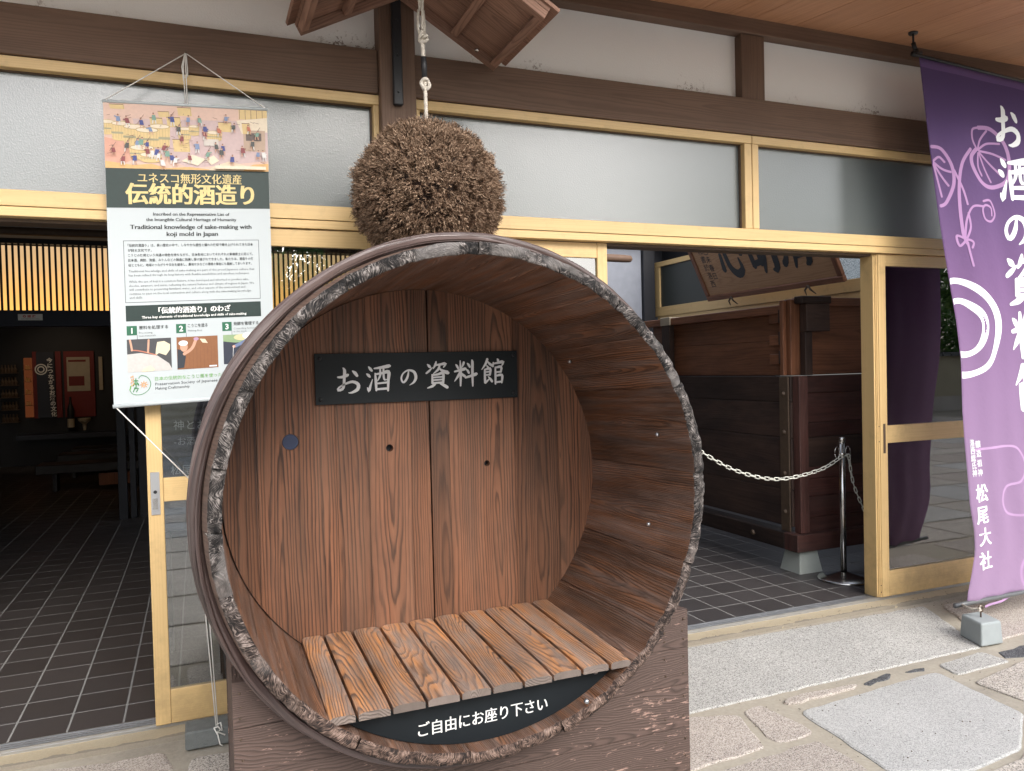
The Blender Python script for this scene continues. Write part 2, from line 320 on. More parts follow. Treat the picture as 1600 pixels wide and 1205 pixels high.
def granite(name, a, b, c3, sc=260.):
    t = NT(name); P = t.n('NewGeometry').outputs['Position']; rnd = t.n('ObjectInfo').outputs['Random']
    v = t.n('TexVoronoi', ins={'Vector': P, 'Scale': sc}).outputs[1]; s = t.n('SeparateXYZ', ins={0: v}).outputs[0]
    c = t.ramp(s, [(0., a), (.22, a), (.3, b), (.75, b), (.85, c3)])
    n2 = t.noise(P, 2.2, 5, .6); n3 = t.noise(P, 40., 4, .7)
    f = t.m('ADD', .74, t.m('ADD', t.m('MULTIPLY', rnd, .14), t.m('ADD', t.m('MULTIPLY', n2, .45), t.m('MULTIPLY', n3, .18))))
    c = t.mix(1., c, t.xyz(f, f, f), 'MULTIPLY')
    return t.fin(c, .75, .35, t.bump(t.m('ADD', t.m('MULTIPLY', s, .15), n3), .5, .004))
M['gr_grey'] = granite('granite_grey', (.18, .175, .165), (.37, .362, .345), (.47, .46, .44))
M['gr_blue'] = granite('granite_pale', (.24, .24, .235), (.365, .362, .355), (.44, .438, .43), 330.)
M['gr_pink'] = granite('granite_pink', (.18, .155, .14), (.36, .315, .28), (.47, .43, .39), 300.)
M['gr_warm'] = granite('granite_warm', (.17, .155, .14), (.41, .37, .33), (.55, .51, .46), 240.)
M['gr_dark'] = granite('dark_pebble', (.03, .032, .036), (.07, .072, .078), (.12, .12, .125), 200.)
M['concrete'] = plain('concrete', (.33, .325, .31), .85, nsc=5, var=.25, bsc=90, bst=.4, bd=.003)
M['blockc'] = plain('block_concrete', (.30, .33, .335), .8, nsc=9, var=.2, bsc=60, bst=.25, bd=.002)
M['darkblock'] = plain('dark_block', (.15, .16, .155), .9, nsc=30, var=.35, bsc=180, bst=.8, bd=.004)
def mortar():
    t = NT('mortar'); P = t.n('NewGeometry').outputs['Position']; n = t.noise(P, 3., 6, .65); n2 = t.noise(P, 60., 4, .7)
    c = t.mix(n, (.31, .275, .22), (.43, .395, .335)); c = t.mix(t.ramp(t.noise(P, 1.1, 5, .6), [(.5, 0.), (.7, 1.)]), c, (.24, .22, .19))
    f = t.m('ADD', .75, t.m('MULTIPLY', n2, .5)); c = t.mix(1., c, t.xyz(f, f, f), 'MULTIPLY')
    return t.fin(c, .9, .2, t.bump(n2, .6, .004))
M['mortar'] = mortar()
def curbm():
    t = NT('curb_concrete'); P = t.n('NewGeometry').outputs['Position']; n = t.noise(P, 5., 6, .65); n2 = t.noise(P, 150., 3, .7)
    c = t.mix(n, (.36, .30, .205), (.43, .37, .27)); sp = t.n('SeparateXYZ', ins={0: P})
    e = t.ramp(t.m('ADD', sp.outputs[1], t.m('MULTIPLY', n, .07)), [(0., 0.), (1., 1.)])
    ed = t.m('LESS_THAN', t.m('ADD', sp.outputs[1], t.m('MULTIPLY', t.m('SUBTRACT', n, .5), .12)), 3.40)
    c = t.mix(t.m('MULTIPLY', ed, .75), c, (.20, .18, .155))
    f = t.m('ADD', .8, t.m('MULTIPLY', n2, .4)); c = t.mix(1., c, t.xyz(f, f, f), 'MULTIPLY')
    return t.fin(c, .9, .2, t.bump(n2, .4, .003))
M['curb'] = curbm()
M['rope'] = plain('rope_fibre', (.58, .53, .46), .9, nsc=120, var=.3)
M['cord'] = plain('white_cord', (.72, .70, .66), .8)
M['tape'] = plain('black_tape', (.012, .012, .014), .5)
M['chain'] = plain('white_plastic', (.62, .62, .56), .45)
M['paper'] = plain('poster_paper', (.45, .49, .505), .5, spec=.3, var=.03, nsc=2)
M['green'] = plain('print_green', (.004, .020, .017), .5, nsc=60, var=.3)
M['greenb'] = plain('print_green_box', (.012, .11, .055), .5)
M['gold'] = plain('print_gold', (.62, .48, .20), .45, nsc=30, var=.25)
M['ink'] = plain('print_ink', (.025, .03, .03), .6)
M['inkg'] = plain('print_ink_grey', (.10, .11, .11), .6)
M['lgreen'] = plain('print_light_green', (.13, .36, .06), .6)
M['orange'] = plain('print_orange', (.62, .30, .10), .6)
M['purple'] = None

# ------------------------------------------------------------------ lettering
TQ = []
def text(name, s, o, ex, ey, size, mat, parent=None, fit=None, wide=0., bold=0., align='CENTER', res=3, n=None, fy=1., shear=0., lh=1., copies=3, fn=None):
    TQ.append(dict(name=name, s=s, o=Vector(o), ex=Vector(ex), ey=Vector(ey), size=size, mat=mat, parent=parent, fit=fit, wide=wide, bold=bold, align=align, res=res, fy=fy, shear=shear, lh=lh, copies=copies, fn=fn))
def flush_text():
    fo = []
    for q in TQ:
        c = bpy.data.curves.new('tmp', 'FONT'); c.body = q['s']; c.size = q['size']; c.align_x = q['align']; c.offset = q['bold']*q['size']; c.resolution_u = q['res']; c.space_line = q['lh']; c.shear = q['shear']
        o = bpy.data.objects.new('tmp', c); COL.objects.link(o); fo.append(o)
    bpy.context.view_layer.update(); dg = bpy.context.evaluated_depsgraph_get()
    for q, o in zip(TQ, fo):
        me = bpy.data.meshes.new_from_object(o.evaluated_get(dg)); n = len(me.vertices)
        co = np.zeros(n*3); me.vertices.foreach_get('co', co); co = co.reshape(-1, 3)
        fs = [tuple(p.vertices) for p in me.polygons]
        if n == 0: continue
        x = co[:, 0].copy(); y = co[:, 1]*q['fy']
        if q['fit']:
            wd = x.max()-x.min(); c0 = {'CENTER': (x.max()+x.min())/2, 'LEFT': x.min(), 'RIGHT': x.max()}[q['align']]; x = (x-c0)*q['fit']/wd
        ex, ey = np.array(q['ex']), np.array(q['ey']); nn = np.cross(ex, ey); nn /= np.linalg.norm(nn)
        mb = MB(); K = q['copies'] if q['wide'] else 1
        V = []; F = []
        for k in range(K):
            dx = (k/(K-1)-.5)*q['wide']*q['size'] if K > 1 else 0
            P = np.array(q['o'])[None]+(x+dx)[:, None]*ex+y[:, None]*ey+nn*(.00012*k)
            if q['fn']: P = np.array([q['fn'](a_, b_, .00012*k) for a_, b_ in zip(x+dx, y)])
            F += [tuple(i+k*n for i in f) for f in fs]; V.append(P)
        m2 = bpy.data.meshes.new(q['name']); m2.from_pydata([tuple(p) for p in np.vstack(V)], [], F); m2.materials.append(q['mat'])
        add(q['name'], m2, q['parent'])
    for o in fo: c = o.data; bpy.data.objects.remove(o); bpy.data.curves.remove(c)
# brush glyphs: strokes as (x, y down, width) in a 100 box
BR = {
'お': [[(12, 36, 5), (28, 36, 8), (48, 29, 9), (52, 26, 3)], [(32, 2, 3), (38, 12, 9), (36, 40, 8), (34, 66, 8), (28, 80, 8), (12, 84, 7), (16, 74, 5), (38, 62, 6), (66, 54, 8), (86, 64, 10), (84, 82, 10), (62, 94, 6), (50, 94, 2)], [(66, 14, 3), (76, 22, 10), (84, 34, 7)]],
'酒': [[(10, 8, 3), (17, 16, 9), (24, 24, 6)], [(2, 34, 4), (10, 40, 9), (16, 46, 5)], [(4, 84, 3), (9, 96, 9), (16, 78, 7), (25, 54, 2)], [(32, 15, 4), (60, 12, 8), (94, 7, 10), (97, 10, 3)], [(36, 32, 4), (38, 60, 9), (39, 96, 6)], [(36, 36, 5), (62, 33, 7), (90, 29, 11), (88, 60, 9), (86, 98, 6)], [(56, 14, 5), (56, 40, 7), (45, 60, 3)], [(70, 14, 6), (70, 46, 7), (74, 57, 6), (84, 56, 2)], [(44, 70, 5), (82, 67, 6)], [(39, 91, 6), (86, 89, 7)]],
'の': [[(52, 20, 4), (46, 50, 9), (32, 74, 9), (20, 78, 8), (13, 58, 7), (24, 34, 6), (50, 20, 7), (78, 28, 11), (88, 54, 12), (78, 78, 9), (54, 94, 2)]],
'資': [[(8, 10, 3), (16, 17, 9), (22, 23, 5)], [(2, 44, 5), (14, 36, 7), (30, 22, 2)], [(46, 0, 4), (42, 13, 8), (32, 27, 3)], [(42, 14, 5), (66, 11, 7), (86, 9, 9), (76, 23, 3)], [(60, 15, 6), (54, 30, 8), (32, 46, 2)], [(57, 24, 3), (72, 36, 9), (96, 43, 11), (99, 41, 3)], [(28, 49, 6), (28, 82, 8)], [(27, 51, 5), (50, 49, 7), (74, 46, 9), (73, 82, 8)], [(30, 60, 5), (72, 58, 5)], [(30, 70, 5), (72, 68, 5)], [(28, 81, 6), (73, 79, 6)], [(40, 83, 7), (28, 92, 8), (6, 99, 3)], [(60, 83, 4), (76, 90, 9), (92, 99, 9)]],
'料': [[(8, 16, 3), (14, 22, 8), (19, 32, 6)], [(44, 8, 8), (40, 18, 7), (33, 30, 2)], [(2, 43, 5), (26, 38, 8), (50, 33, 9), (53, 35, 3)], [(28, 2, 4), (29, 50, 9), (27, 98, 5)], [(27, 44, 7), (16, 62, 8), (1, 80, 2)], [(30, 47, 3), (38, 56, 8), (48, 62, 8)], [(58, 12, 3), (64, 18, 8), (70, 27, 7)], [(53, 35, 3), (60, 41, 8), (65, 50, 7)], [(48, 67, 6), (72, 61, 8), (98, 54, 10), (101, 56, 3)], [(78, 0, 4), (81, 8, 9), (80, 50, 9), (80, 100, 5)]],
'館': [[(27, 0, 8), (18, 20, 8), (0, 41, 2)], [(27, 9, 3), (36, 19, 8), (48, 26, 8)], [(23, 25, 3), (29, 33, 8)], [(13, 42, 5), (38, 38, 9), (36, 63, 7)], [(14, 40, 6), (14, 66, 8), (14, 92, 8)], [(15, 51, 5), (36, 49, 5)], [(15, 62, 5), (36, 61, 5)], [(14, 92, 8), (24, 85, 6), (38, 73, 2)], [(28, 68, 3), (38, 78, 8), (46, 88, 8)], [(70, 0, 3), (74, 6, 9), (76, 13, 6)], [(53, 14, 5), (50, 30, 7)], [(53, 19, 5), (72, 16, 7), (97, 13, 10), (90, 28, 3)], [(61, 32, 5), (61, 64, 8), (60, 98, 6)], [(60, 35, 5), (87, 32, 9), (85, 53, 6)], [(62, 52, 5), (85, 51, 6)], [(61, 67, 5), (90, 64, 9), (88, 94, 6)], [(61, 91, 6), (88, 89, 6)]],
'心': [[(16, 48, 8), (11, 80, 12)], [(34, 30, 9), (37, 74, 12), (58, 92, 13), (80, 84, 11), (78, 62, 4)], [(50, 28, 8), (58, 46, 12)], [(78, 28, 8), (94, 54, 13)]],
'明': [[(12, 16, 9), (16, 84, 12)], [(12, 18, 8), (42, 15, 11), (42, 82, 11)], [(16, 48, 8), (40, 46, 8)], [(15, 80, 9), (42, 77, 9)], [(60, 8, 11), (60, 60, 12), (46, 98, 6)], [(59, 9, 8), (92, 6, 12), (90, 90, 14), (74, 96, 4)], [(61, 34, 8), (88, 32, 8)], [(61, 58, 8), (88, 57, 8)]],
'清': [[(10, 10, 6), (22, 22, 12)], [(4, 38, 6), (16, 50, 11)], [(4, 90, 10), (14, 84, 11), (28, 60, 4)], [(40, 16, 7), (90, 11, 10)], [(44, 30, 7), (86, 27, 8)], [(34, 46, 7), (98, 40, 10)], [(64, 2, 9), (64, 44, 9)], [(46, 56, 9), (46, 78, 10), (38, 99, 5)], [(46, 57, 8), (84, 53, 12), (84, 90, 13), (72, 97, 4)], [(48, 68, 7), (82, 66, 7)], [(48, 80, 7), (82, 78, 7)]],
}
def stroke_poly(st, closed=False):
    "smooth a stroke: returns left and right edge lists"
    p = np.array(st, float); k = len(p); out = []
    for i in range(k-1):
        p0, p1, p2, p3 = p[max(i-1, 0)], p[i], p[i+1], p[min(i+2, k-1)]
        L = np.linalg.norm((p2-p1)[:2]); ns = max(2, int(L/6))
        for j in range(ns):
            t = j/ns; out.append(.5*((2*p1)+(-p0+p2)*t+(2*p0-5*p1+4*p2-p3)*t*t+(-p0+3*p1-3*p2+p3)*t**3))
    out.append(p[-1]); out = np.array(out)
    tg = np.gradient(out[:, :2], axis=0); tg /= np.maximum(np.linalg.norm(tg, axis=1), 1e-6)[:, None]
    nr = np.c_[-tg[:, 1], tg[:, 0]]; hw = np.maximum(out[:, 2], 1.5)[:, None]/2
    # rounded ends
    e0 = out[0, :2]-tg[0]*hw[0]*.6; e1 = out[-1, :2]+tg[-1]*hw[-1]*.6
    c = np.vstack([e0, out[:, :2], e1]); nr = np.vstack([nr[0], nr, nr[-1]]); hw = np.vstack([hw[0]*.35, hw, hw[-1]*.35])
    return c+nr*hw, c-nr*hw
def strokes_mesh(mb, sts, fn, d0=0., dd=.0001, m=0):
    for i, st in enumerate(sts):
        a, b = stroke_poly(st); n = len(mb.v); k = len(a)
        for q in range(k): mb.v.append(fn(a[q][0], a[q][1], d0+dd*i)); mb.v.append(fn(b[q][0], b[q][1], d0+dd*i))
        for q in range(k-1): mb.face((n+2*q, n+2*q+1, n+2*q+3, n+2*q+2), [(0, 0)]*4, m)

# ================================================================== SETTING
CX, CZ, YF, YB = .777, 1.022, 2.15, 2.85      # barrel axis, front rim, back panel
ZP = -.03                                      # top of the paving stones
ground = tag(add('ground', MB().box(-60, 60, -60, 3.6, -1, ZP-.007).mesh('ground', M['mortar'])), kind='structure')
curb = tag(box('curb', (-6, 9, 3.385, 3.50, -.2, -.016), M['curb'], al='x'), kind='structure')
path = bpy.data.objects.new('pavement', None); COL.objects.link(path); tag(path, kind='structure')
def stone(pts, mat, h=0., r=.012, jag=.004, top=ZP):
    # dense wobbly outline with rounded corners
    n = len(pts); out = []
    for i in range(n):
        p0, p1, p2 = Vector(pts[i-1]), Vector(pts[i]), Vector(pts[(i+1) % n])
        a_ = (p0-p1).normalized(); b_ = (p2-p1).normalized(); rr = min(r*2, (p0-p1).length*.3, (p2-p1).length*.3)
        out += [p1+a_*rr, p1+(a_+b_)*rr*.28, p1+b_*rr]
        L = (p2-p1).length; k = int(L/.06)
        for j in range(1, k):
            t = j/k
            if rr/L < t < 1-rr/L: out.append(p1.lerp(p2, t))
    out = [(p.x+mnoise.noise((p.x*14, p.y*14, 1))*jag*2+random.uniform(-jag, jag)*.5, p.y+mnoise.noise((p.x*14, p.y*14, 7))*jag*2+random.uniform(-jag, jag)*.5) for p in out]
    c = Vector((sum(p[0] for p in out)/len(out), sum(p[1] for p in out)/len(out)))
    mb = MB(); N = len(out)
    ins = [(p[0]+(c.x-p[0])*.012+math.copysign(.003, c.x-p[0]), p[1]+(c.y-p[1])*.012+math.copysign(.003, c.y-p[1])) for p in out]
    mb.v = [(p[0], p[1], top-.03) for p in out]+[(p[0], p[1], top-.004+h) for p in out]+[(p[0], p[1], top+h) for p in ins]
    ar = sum(out[i][0]*out[(i+1) % N][1]-out[(i+1) % N][0]*out[i][1] for i in range(N)); fl = ar < 0
    for i in range(N):
        j = (i+1) % N
        for k in (0, 1):
            f = (k*N+i, k*N+j, k*N+N+j, k*N+N+i); mb.face(f[::-1] if fl else f, [(0, 0)]*4)
    tp = tuple(range(2*N, 3*N)); mb.face(tp[::-1] if fl else tp, [(0, 0)]*N)
    return add('paving_stone', mb.mesh('paving_stone', mat), path)
ST = [([(1.0, 3.366), (2.306, 3.362), (3.91, 3.335), (3.60, 2.74), (3.091, 2.735), (1.862, 2.725), (1.0, 2.72)], 'gr_grey'),
 ([(2.30, 2.674), (2.699, 2.662), (2.661, 2.622), (2.261, 2.612)], 'gr_pink'),
 ([(2.727, 2.652), (2.83, 2.685), (2.941, 2.689), (2.871, 2.64), (2.80, 2.64), (2.738, 2.624)], 'gr_dark'),
 ([(3.0, 2.678), (3.131, 2.676), (3.09, 2.648), (3.02, 2.645)], 'gr_dark'),
 ([(2.274, 2.547), (3.126, 2.609), (3.068, 2.156), (2.78, 1.965), (2.48, 1.926), (2.215, 2.042)], 'gr_blue'),
 ([(3.209, 2.665), (3.534, 2.693), (3.551, 2.555), (3.183, 2.54)], 'gr_grey'),
 ([(3.597, 2.653), (3.85, 2.668), (3.80, 2.58), (3.658, 2.567), (3.565, 2.584)], 'gr_dark'),
 ([(3.172, 2.449), (3.588, 2.525), (4.1, 2.52), (4.0, 2.05), (3.20, 2.05)], 'gr_warm'),
 ([(4.013, 3.30), (4.9, 3.30), (4.9, 2.72), (3.956, 2.775), (3.70, 2.763)], 'gr_pink'),
 ([(2.062, 2.646), (2.18, 2.672), (2.205, 2.379), (1.994, 2.372)], 'gr_pink'),
 ([(1.0, 2.69), (1.851, 2.69), (2.029, 2.629), (1.949, 2.365), (1.598, 2.335), (1.0, 2.34)], 'gr_pink'),
 ([(1.62, 2.285), (2.163, 2.327), (2.172, 2.251), (2.165, 2.061), (1.62, 1.95)], 'gr_pink'),
 ([(2.50, 1.890), (2.73, 1.92), (3.13, 2.10), (3.13, 1.5), (2.50, 1.5)], 'gr_warm'),
 ([(-1.2, 3.355), (-.725, 3.36), (-.36, 3.30), (-.16, 3.30), (-.12, 3.108), (-.15, 2.8), (-1.2, 2.8)], 'gr_pink'),
 ([(-.068, 3.19), (.9, 3.19), (.9, 2.75), (-.09, 2.75)], 'gr_warm'),
 ([(1.0, 1.90), (2.1, 1.98), (2.42, 1.87), (2.42, 1.45), (1.0, 1.4)], 'gr_blue')]
for i, (p, m) in enumerate(ST): stone(p, M[m], h=-.003 if m == 'gr_dark' else random.uniform(-.002, .003), jag=.008 if m in ('gr_pink', 'gr_dark') else .004)
ks = ['gr_grey', 'gr_pink', 'gr_warm', 'gr_blue', 'gr_warm']
y = 1.35
while y > -8:
    d = random.choice([.45, .6, .75]); x = -4.5+random.random()*.4
    while x < 16:
        wd = random.uniform(.5, 1.25); stone([(x, y), (x+wd, y), (x+wd, y-d), (x, y-d)], M[random.choice(ks)]); x += wd+.035
    y -= d+.035
x = 4.2
while x < 16:
    wd = random.uniform(.5, 1.1)
    for (a_, b_) in ((1.95, 1.4), (2.5, 2.0)): 
        if a_ < 2.2 or x > 4.15: stone([(x, a_), (x+wd, a_), (x+wd, b_), (x, b_)], M[random.choice(ks)])
    if x > 4.9: stone([(x+.1, 3.3), (x+wd+.1, 3.3), (x+wd+.1, 2.55), (x+.1, 2.55)], M[random.choice(ks)])
    x += wd+.035
x = -4.5
while x < .9:
    wd = random.uniform(.5, .9); wd = min(wd, .95-x) if x > .2 else wd
    stone([(x, 2.7), (x+wd, 2.7), (x+wd, 2.05), (x, 2.05)], M[random.choice(ks)]); stone([(x, 2.01), (x+wd, 2.01), (x+wd, 1.39), (x, 1.39)], M[random.choice(ks)]); x += wd+.035

gr = MB()
for k in range(420):
    x, y = random.uniform(1.7, 4.6), random.choice((random.uniform(3.30, 3.44), random.uniform(1.9, 2.75))); s_ = random.uniform(.0015, .005); z = ZP+.0005 if y < 3.38 else -.0155; n = len(gr.v)
    gr.v += [(x-s_, y-s_*.6, z), (x+s_, y-s_*.3, z), (x+s_*.2, y+s_, z), (x, y, z+s_*.8)]
    for f in ((0, 1, 3), (1, 2, 3), (2, 0, 3)): gr.face([n+i for i in f], [(0, 0)]*3)
tag(add('grit', gr.mesh('grit', plain('grit', (.13, .11, .085), .9))), 'loose dark grit and plant bits lying on the paving and the curb', 'grit', kind='stuff')
# indoor floor with tiles
floor = tag(add('floor', MB().box(-6, 6.5, 3.56, 17, -.2, -.0012).mesh('floor', M['grout'])), kind='structure')
tm = MB(); h = .0989
tm.v = [(x, y, z) for z, s in ((-.01, 1.), (-.0015, 1.), (0, .985)) for x, y in ((-h*s, -h*s), (h*s, -h*s), (h*s, h*s), (-h*s, h*s))]
for k in (0, 4):
    for i in range(4): tm.face((k+i, k+(i+1) % 4, k+4+(i+1) % 4, k+4+i), [(0, 0)]*4)
tm.face((8, 9, 10, 11), [(0, 0)]*4)
tile_me = tm.mesh('tile', M['tile'])
cells = []
for ix in range(-28, 34):
    for iy in range(0, 62):
        x, y = -.734+.1025+.205*ix, 3.556+.1025+.205*iy
        if iy == 0: pass
        if y > 15.5 or x > 6.2: continue
        q = proj((x, y, 0)); vis = q and -20 < q[0] < 1480 and q[1] < 1250 and ((q[0] < 250) or (q[0] > 1075 and y < 6.2)) 
        cells.append((0 if vis else 1, y*y+x*x, x, y))
cells.sort(); rest = MB()
for i, (v_, d_, x, y) in enumerate(cells):
    if i < 300 and v_ == 0:
        o = add('tile', tile_me, floor); o.location = (x, y, 0)
    else:
        n = len(rest.v); rest.v += [(a_+x, b_+y, c_) for a_, b_, c_ in tm.v]
        for f in tm.f: rest.face([n+j for j in f], [(0, 0)]*4)
tag(add('tile', rest.mesh('far_tiles', M['tile']), floor), kind='stuff')

# ------------------------------------------------------------------ facade wall
def wallbox(name, d, mat, al='x', label=None, cat=None, kind=None, bevel=.002, parent=None): 
    o = box(name, d, mat, parent, al=al, bevel=bevel)
    if cat: tag(o, label, cat)
    if kind: tag(o, kind=kind)
    return o
upper = thing('upper_wall', 'white plaster wall band above the transom windows with brown timber trim', 'wall', (1.5, 3.5, 2.83))
box('plaster_panel', (-4, .79, 3.50, 3.62, 2.82, 3.20), M['plaster'], upper)
box('plaster_panel', (.94, 2.76, 3.50, 3.62, 2.82, 3.20), M['plaster'], upper)
box('plaster_panel', (2.905, 7, 3.50, 3.62, 2.82, 3.20), M['plaster'], upper)
box('trim', (-4, 7, 3.43, 3.60, 3.18, 3.262), M['beam'], upper, al='x', bevel=.003)
box('timber_post', (2.756, 2.909, 3.445, 3.60, 2.832, 3.178), M['beam'], upper, bevel=.003)
for x0, x1 in ((-4, .784), (.948, 7)):
    b = thing('timber_beam', ('brown timber beam over the left transom window behind the poster cord' if x0 < 0 else 'long brown timber beam over the right transom windows, right of the column'), 'beam', ((x0+x1)/2, 3.5, 2.65))
    box('beam_face', (x0, x1, 3.44, 3.62, 2.645, 2.836), M['beam'], b, al='x', bevel=.003)
colm = thing('timber_column', 'brown timber column with a black iron strap behind the cedar ball', 'column', (.866, 3.5, 2.14))
box('post', (.786, .946, 3.405, 3.62, 2.142, 3.255), M['beam'], colm, bevel=.004)
ir = box('iron_strap', (.838, .880, 3.378, 3.404, 2.585, 3.2), M['iron'], colm, bevel=.004)
bt = MB()
for z in (2.64, 2.80, 2.95, 3.07): bt.lathe([(.0, .006), (.006, .005), (.008, 0)], (0, 0, 0), 8)
for i, z in enumerate((2.64, 2.80, 2.95, 3.07)):
    mb = MB(); mb.tube([(.859, 3.379, z), (.859, 3.373, z)], [.007, .004], 8); add('bolt', mb.mesh('bolt', M['iron']), ir)
# soffit
SL = .12
def sofz(y): return 3.262-SL*(3.45-y)
sof = thing('eave_soffit', 'orange-brown board ceiling under the eave, sloping down outward', 'ceiling', (1.5, 2.3, 3.2))
xe = [2.497-.345*k for k in range(19, 0, -1)]+[2.497]; xe = []
x = 2.497
for d in (0.152,): pass
widths = [.157, .17, .28, .30, .29, .30, .16, .29, .30, .28, .31, .29, .30, .3]
x = 2.497-.318*20
edges = []
while x < 2.4: edges.append(x); x += .318
edges.append(2.497)
for wd in widths: edges.append(edges[-1]+wd)
for x0, x1 in zip(edges[:-1], edges[1:]):
    mb = MB(); y0, y1 = 2.45, 3.46; g = .0018
    T = Matrix(((1, 0, 0, 0), (0, 1, 0, 0), (0, SL, 1, sofz(0)), (0, 0, 0, 1)))
    mb.box(x0+g, x1-g, y0, y1, 0, .018, al='y', T=T); add('board', mb.mesh('board', M['soffit']), sof)
mb = MB(); T = Matrix(((1, 0, 0, 0), (0, 1, 0, 0), (0, SL, 1, sofz(0)), (0, 0, 0, 1)))
mb.box(-4.2, 7.2, 2.36, 3.7, .022, .12, al='x', T=T); mb.box(-4.2, 7.2, 2.36, 2.44, -.03, .02, al='x', T=T)
add('roof_deck', mb.mesh('roof_deck', M['beam']), sof)

# transoms
FG = 'transom windows of patterned glass over the doors'
def transom(x0, x1, label, jl, jr):
    t = thing('transom_window', label, 'window', ((x0+x1)/2, 3.5, 2.14), FG)
    f = MB(); f.box(x0, x1, 3.455, 3.54, 2.600, 2.643, al='x'); add('head_rail', f.mesh('head_rail', M['cream']), t, bevel=.002)
    for a_, b_ in ((x0, x0+jl), (x1-jr, x1)): box('jamb', (a_, b_, 3.458, 3.54, 2.142, 2.599), M['cream'], t, bevel=.002)
    box('pane', (x0+jl-.003, x1-jr+.003, 3.502, 3.508, 2.139, 2.603), M['frost'], t)
    g = MB(); g.box(x0+jl, x1-jr, 3.492, 3.502, 2.594, 2.600, al='x'); g.box(x1-jr-.008, x1-jr, 3.490, 3.5015, 2.142, 2.594)
    add('glazing_bead', g.mesh('glazing_bead', M['rust']), t)
    return t
transom(-3.2, .80, 'leftmost patterned-glass transom, partly hidden by the hanging poster', .05, .038)
transom(.944, 2.822, 'patterned-glass transom with the brightest glare, right of the cedar ball', .03, .047)
transom(2.826, 5.4, 'patterned-glass transom reaching behind the purple banner', .042, .05)
hd = thing('door_header', 'cream grained header rail running above all the sliding doors', 'door frame', (1, 3.5, 2.04))
box('upper_rail', (-3.2, 5.4, 3.448, 3.60, 2.078, 2.139), M['cream'], hd, al='x', bevel=.002)
box('lower_rail', (-3.2, 5.4, 3.453, 3.60, 2.040, 2.0765), M['cream'], hd, al='x', bevel=.002)
box('track_groove', (-3.2, 5.4, 3.50, 3.60, 2.026, 2.039), M['rust'], hd, al='x')
sill = thing('door_track', 'grooved aluminium floor track under the sliding doors', 'door track', (1, 3.52, 0))
s_ = MB(); s_.box(-3.2, 5.4, 3.487, 3.562, -.03, -.006, al='x'); 
for yy in (3.489, 3.510, 3.531, 3.554): s_.box(-3.2, 5.4, yy, yy+.005, -.0055, .004, al='x')
add('track', s_.mesh('track', M['alu']), sill)
# sliding doors
def door(x0, x1, yf, label, sl, sr, mid, br, tr, hx=None):
    t = thing('sliding_door', label, 'door', ((x0+x1)/2, yf, 0))
    zb, zt = .004, 2.037; d = .032
    for a_, b_ in ((x0, x0+sl), (x1-sr, x1)):
        st = box('stile', (a_, b_, yf, yf+d, zb, zt), M['cream'], t, bevel=.002)
        if hx == (a_ == x0): hs_ = st
    box('bottom_rail', (x0+sl+.0005, x1-sr-.0005, yf+.002, yf+d, zb, br), M['cream'], t, al='x', bevel=.002)
    box('middle_rail', (x0+sl+.0005, x1-sr-.0005, yf+.002, yf+d, mid[0], mid[1]), M['cream'], t, al='x', bevel=.002)
    box('top_rail', (x0+sl+.0005, x1-sr-.0005, yf+.002, yf+d, tr, zt), M['cream'], t, al='x', bevel=.002)
    for z0, z1 in ((br-.003, mid[0]+.003), (mid[1]-.003, tr+.003)):
        box('pane', (x0+sl-.003, x1-sr+.003, yf+.014, yf+.018, z0, z1), M['glass'], t)
    return t
dA = door(-.197, .785, 3.463, 'left sliding door with lock plate, behind the barrel and under the poster', .058, .06, (.912, 1.008), .142, 1.962)
pl = box('lock_plate', (-.186, -.152, 3.459, 3.4625, .862, 1.035), M['alu'], dA, bevel=.001)
mb = MB(); mb.tube([(-.169, 3.4585, .955), (-.169, 3.456, .955)], .007, 12); add('keyhole', mb.mesh('keyhole', M['iron']), pl)
box('lock_bar', (-.179, -.161, 3.4565, 3.4588, .885, .93), M['steel'], pl)
dB = door(.80, 1.943, 3.497, 'middle sliding door behind the barrel, left of the open doorway', .06, .056, (.912, 1.008), .142, 1.962)
dC = door(3.735, 4.66, 3.472, 'right sliding door beside the purple banner', .058, .06, (.918, 1.022), .155, 1.968)
pu = box('finger_pull', (3.757, 3.774, 3.4695, 3.4715, .86, 1.035), M['rust'], dC)
jm = thing('door_jamb', 'stacked cream jamb profiles at the right edge of the open doorway', 'door frame', (3.7, 3.5, 0))
for i, (a_, b_, c_) in enumerate(((3.706, 3.716, 3.485), (3.7165, 3.7235, 3.48), (3.724, 3.734, 3.476))):
    box('jamb_profile', (a_, b_, c_, 3.58, .004, 2.037), M['cream'], jm, bevel=.0015)
sc = MB()
for z in (.075, .035, 1.02, .93): sc.tube([(3.729, 3.477, z), (3.729, 3.4735, z)], .003, 6)
add('screw', sc.mesh('screw', M['iron']), jm)
rw = thing('facade_wall', 'plain wall right of the sliding doors behind the purple banner', 'wall', (5, 3.5, 0))
box('wall_panel', (4.665, 7, 3.49, 3.62, -.2, 2.037), M['plaster'], rw); box('wall_panel', (5.4, 7, 3.47, 3.62, 2.04, 2.64), M['plaster'], rw)
lw_ = thing('facade_wall', 'plain wall left of the open left doorway', 'wall', (-2.5, 3.5, 0)); box('wall_panel', (-4, -1.35, 3.49, 3.62, -.2, 2.037), M['plaster'], lw_); box('wall_panel', (-4, -3.2, 3.47, 3.62, 2.04, 2.64), M['plaster'], lw_)

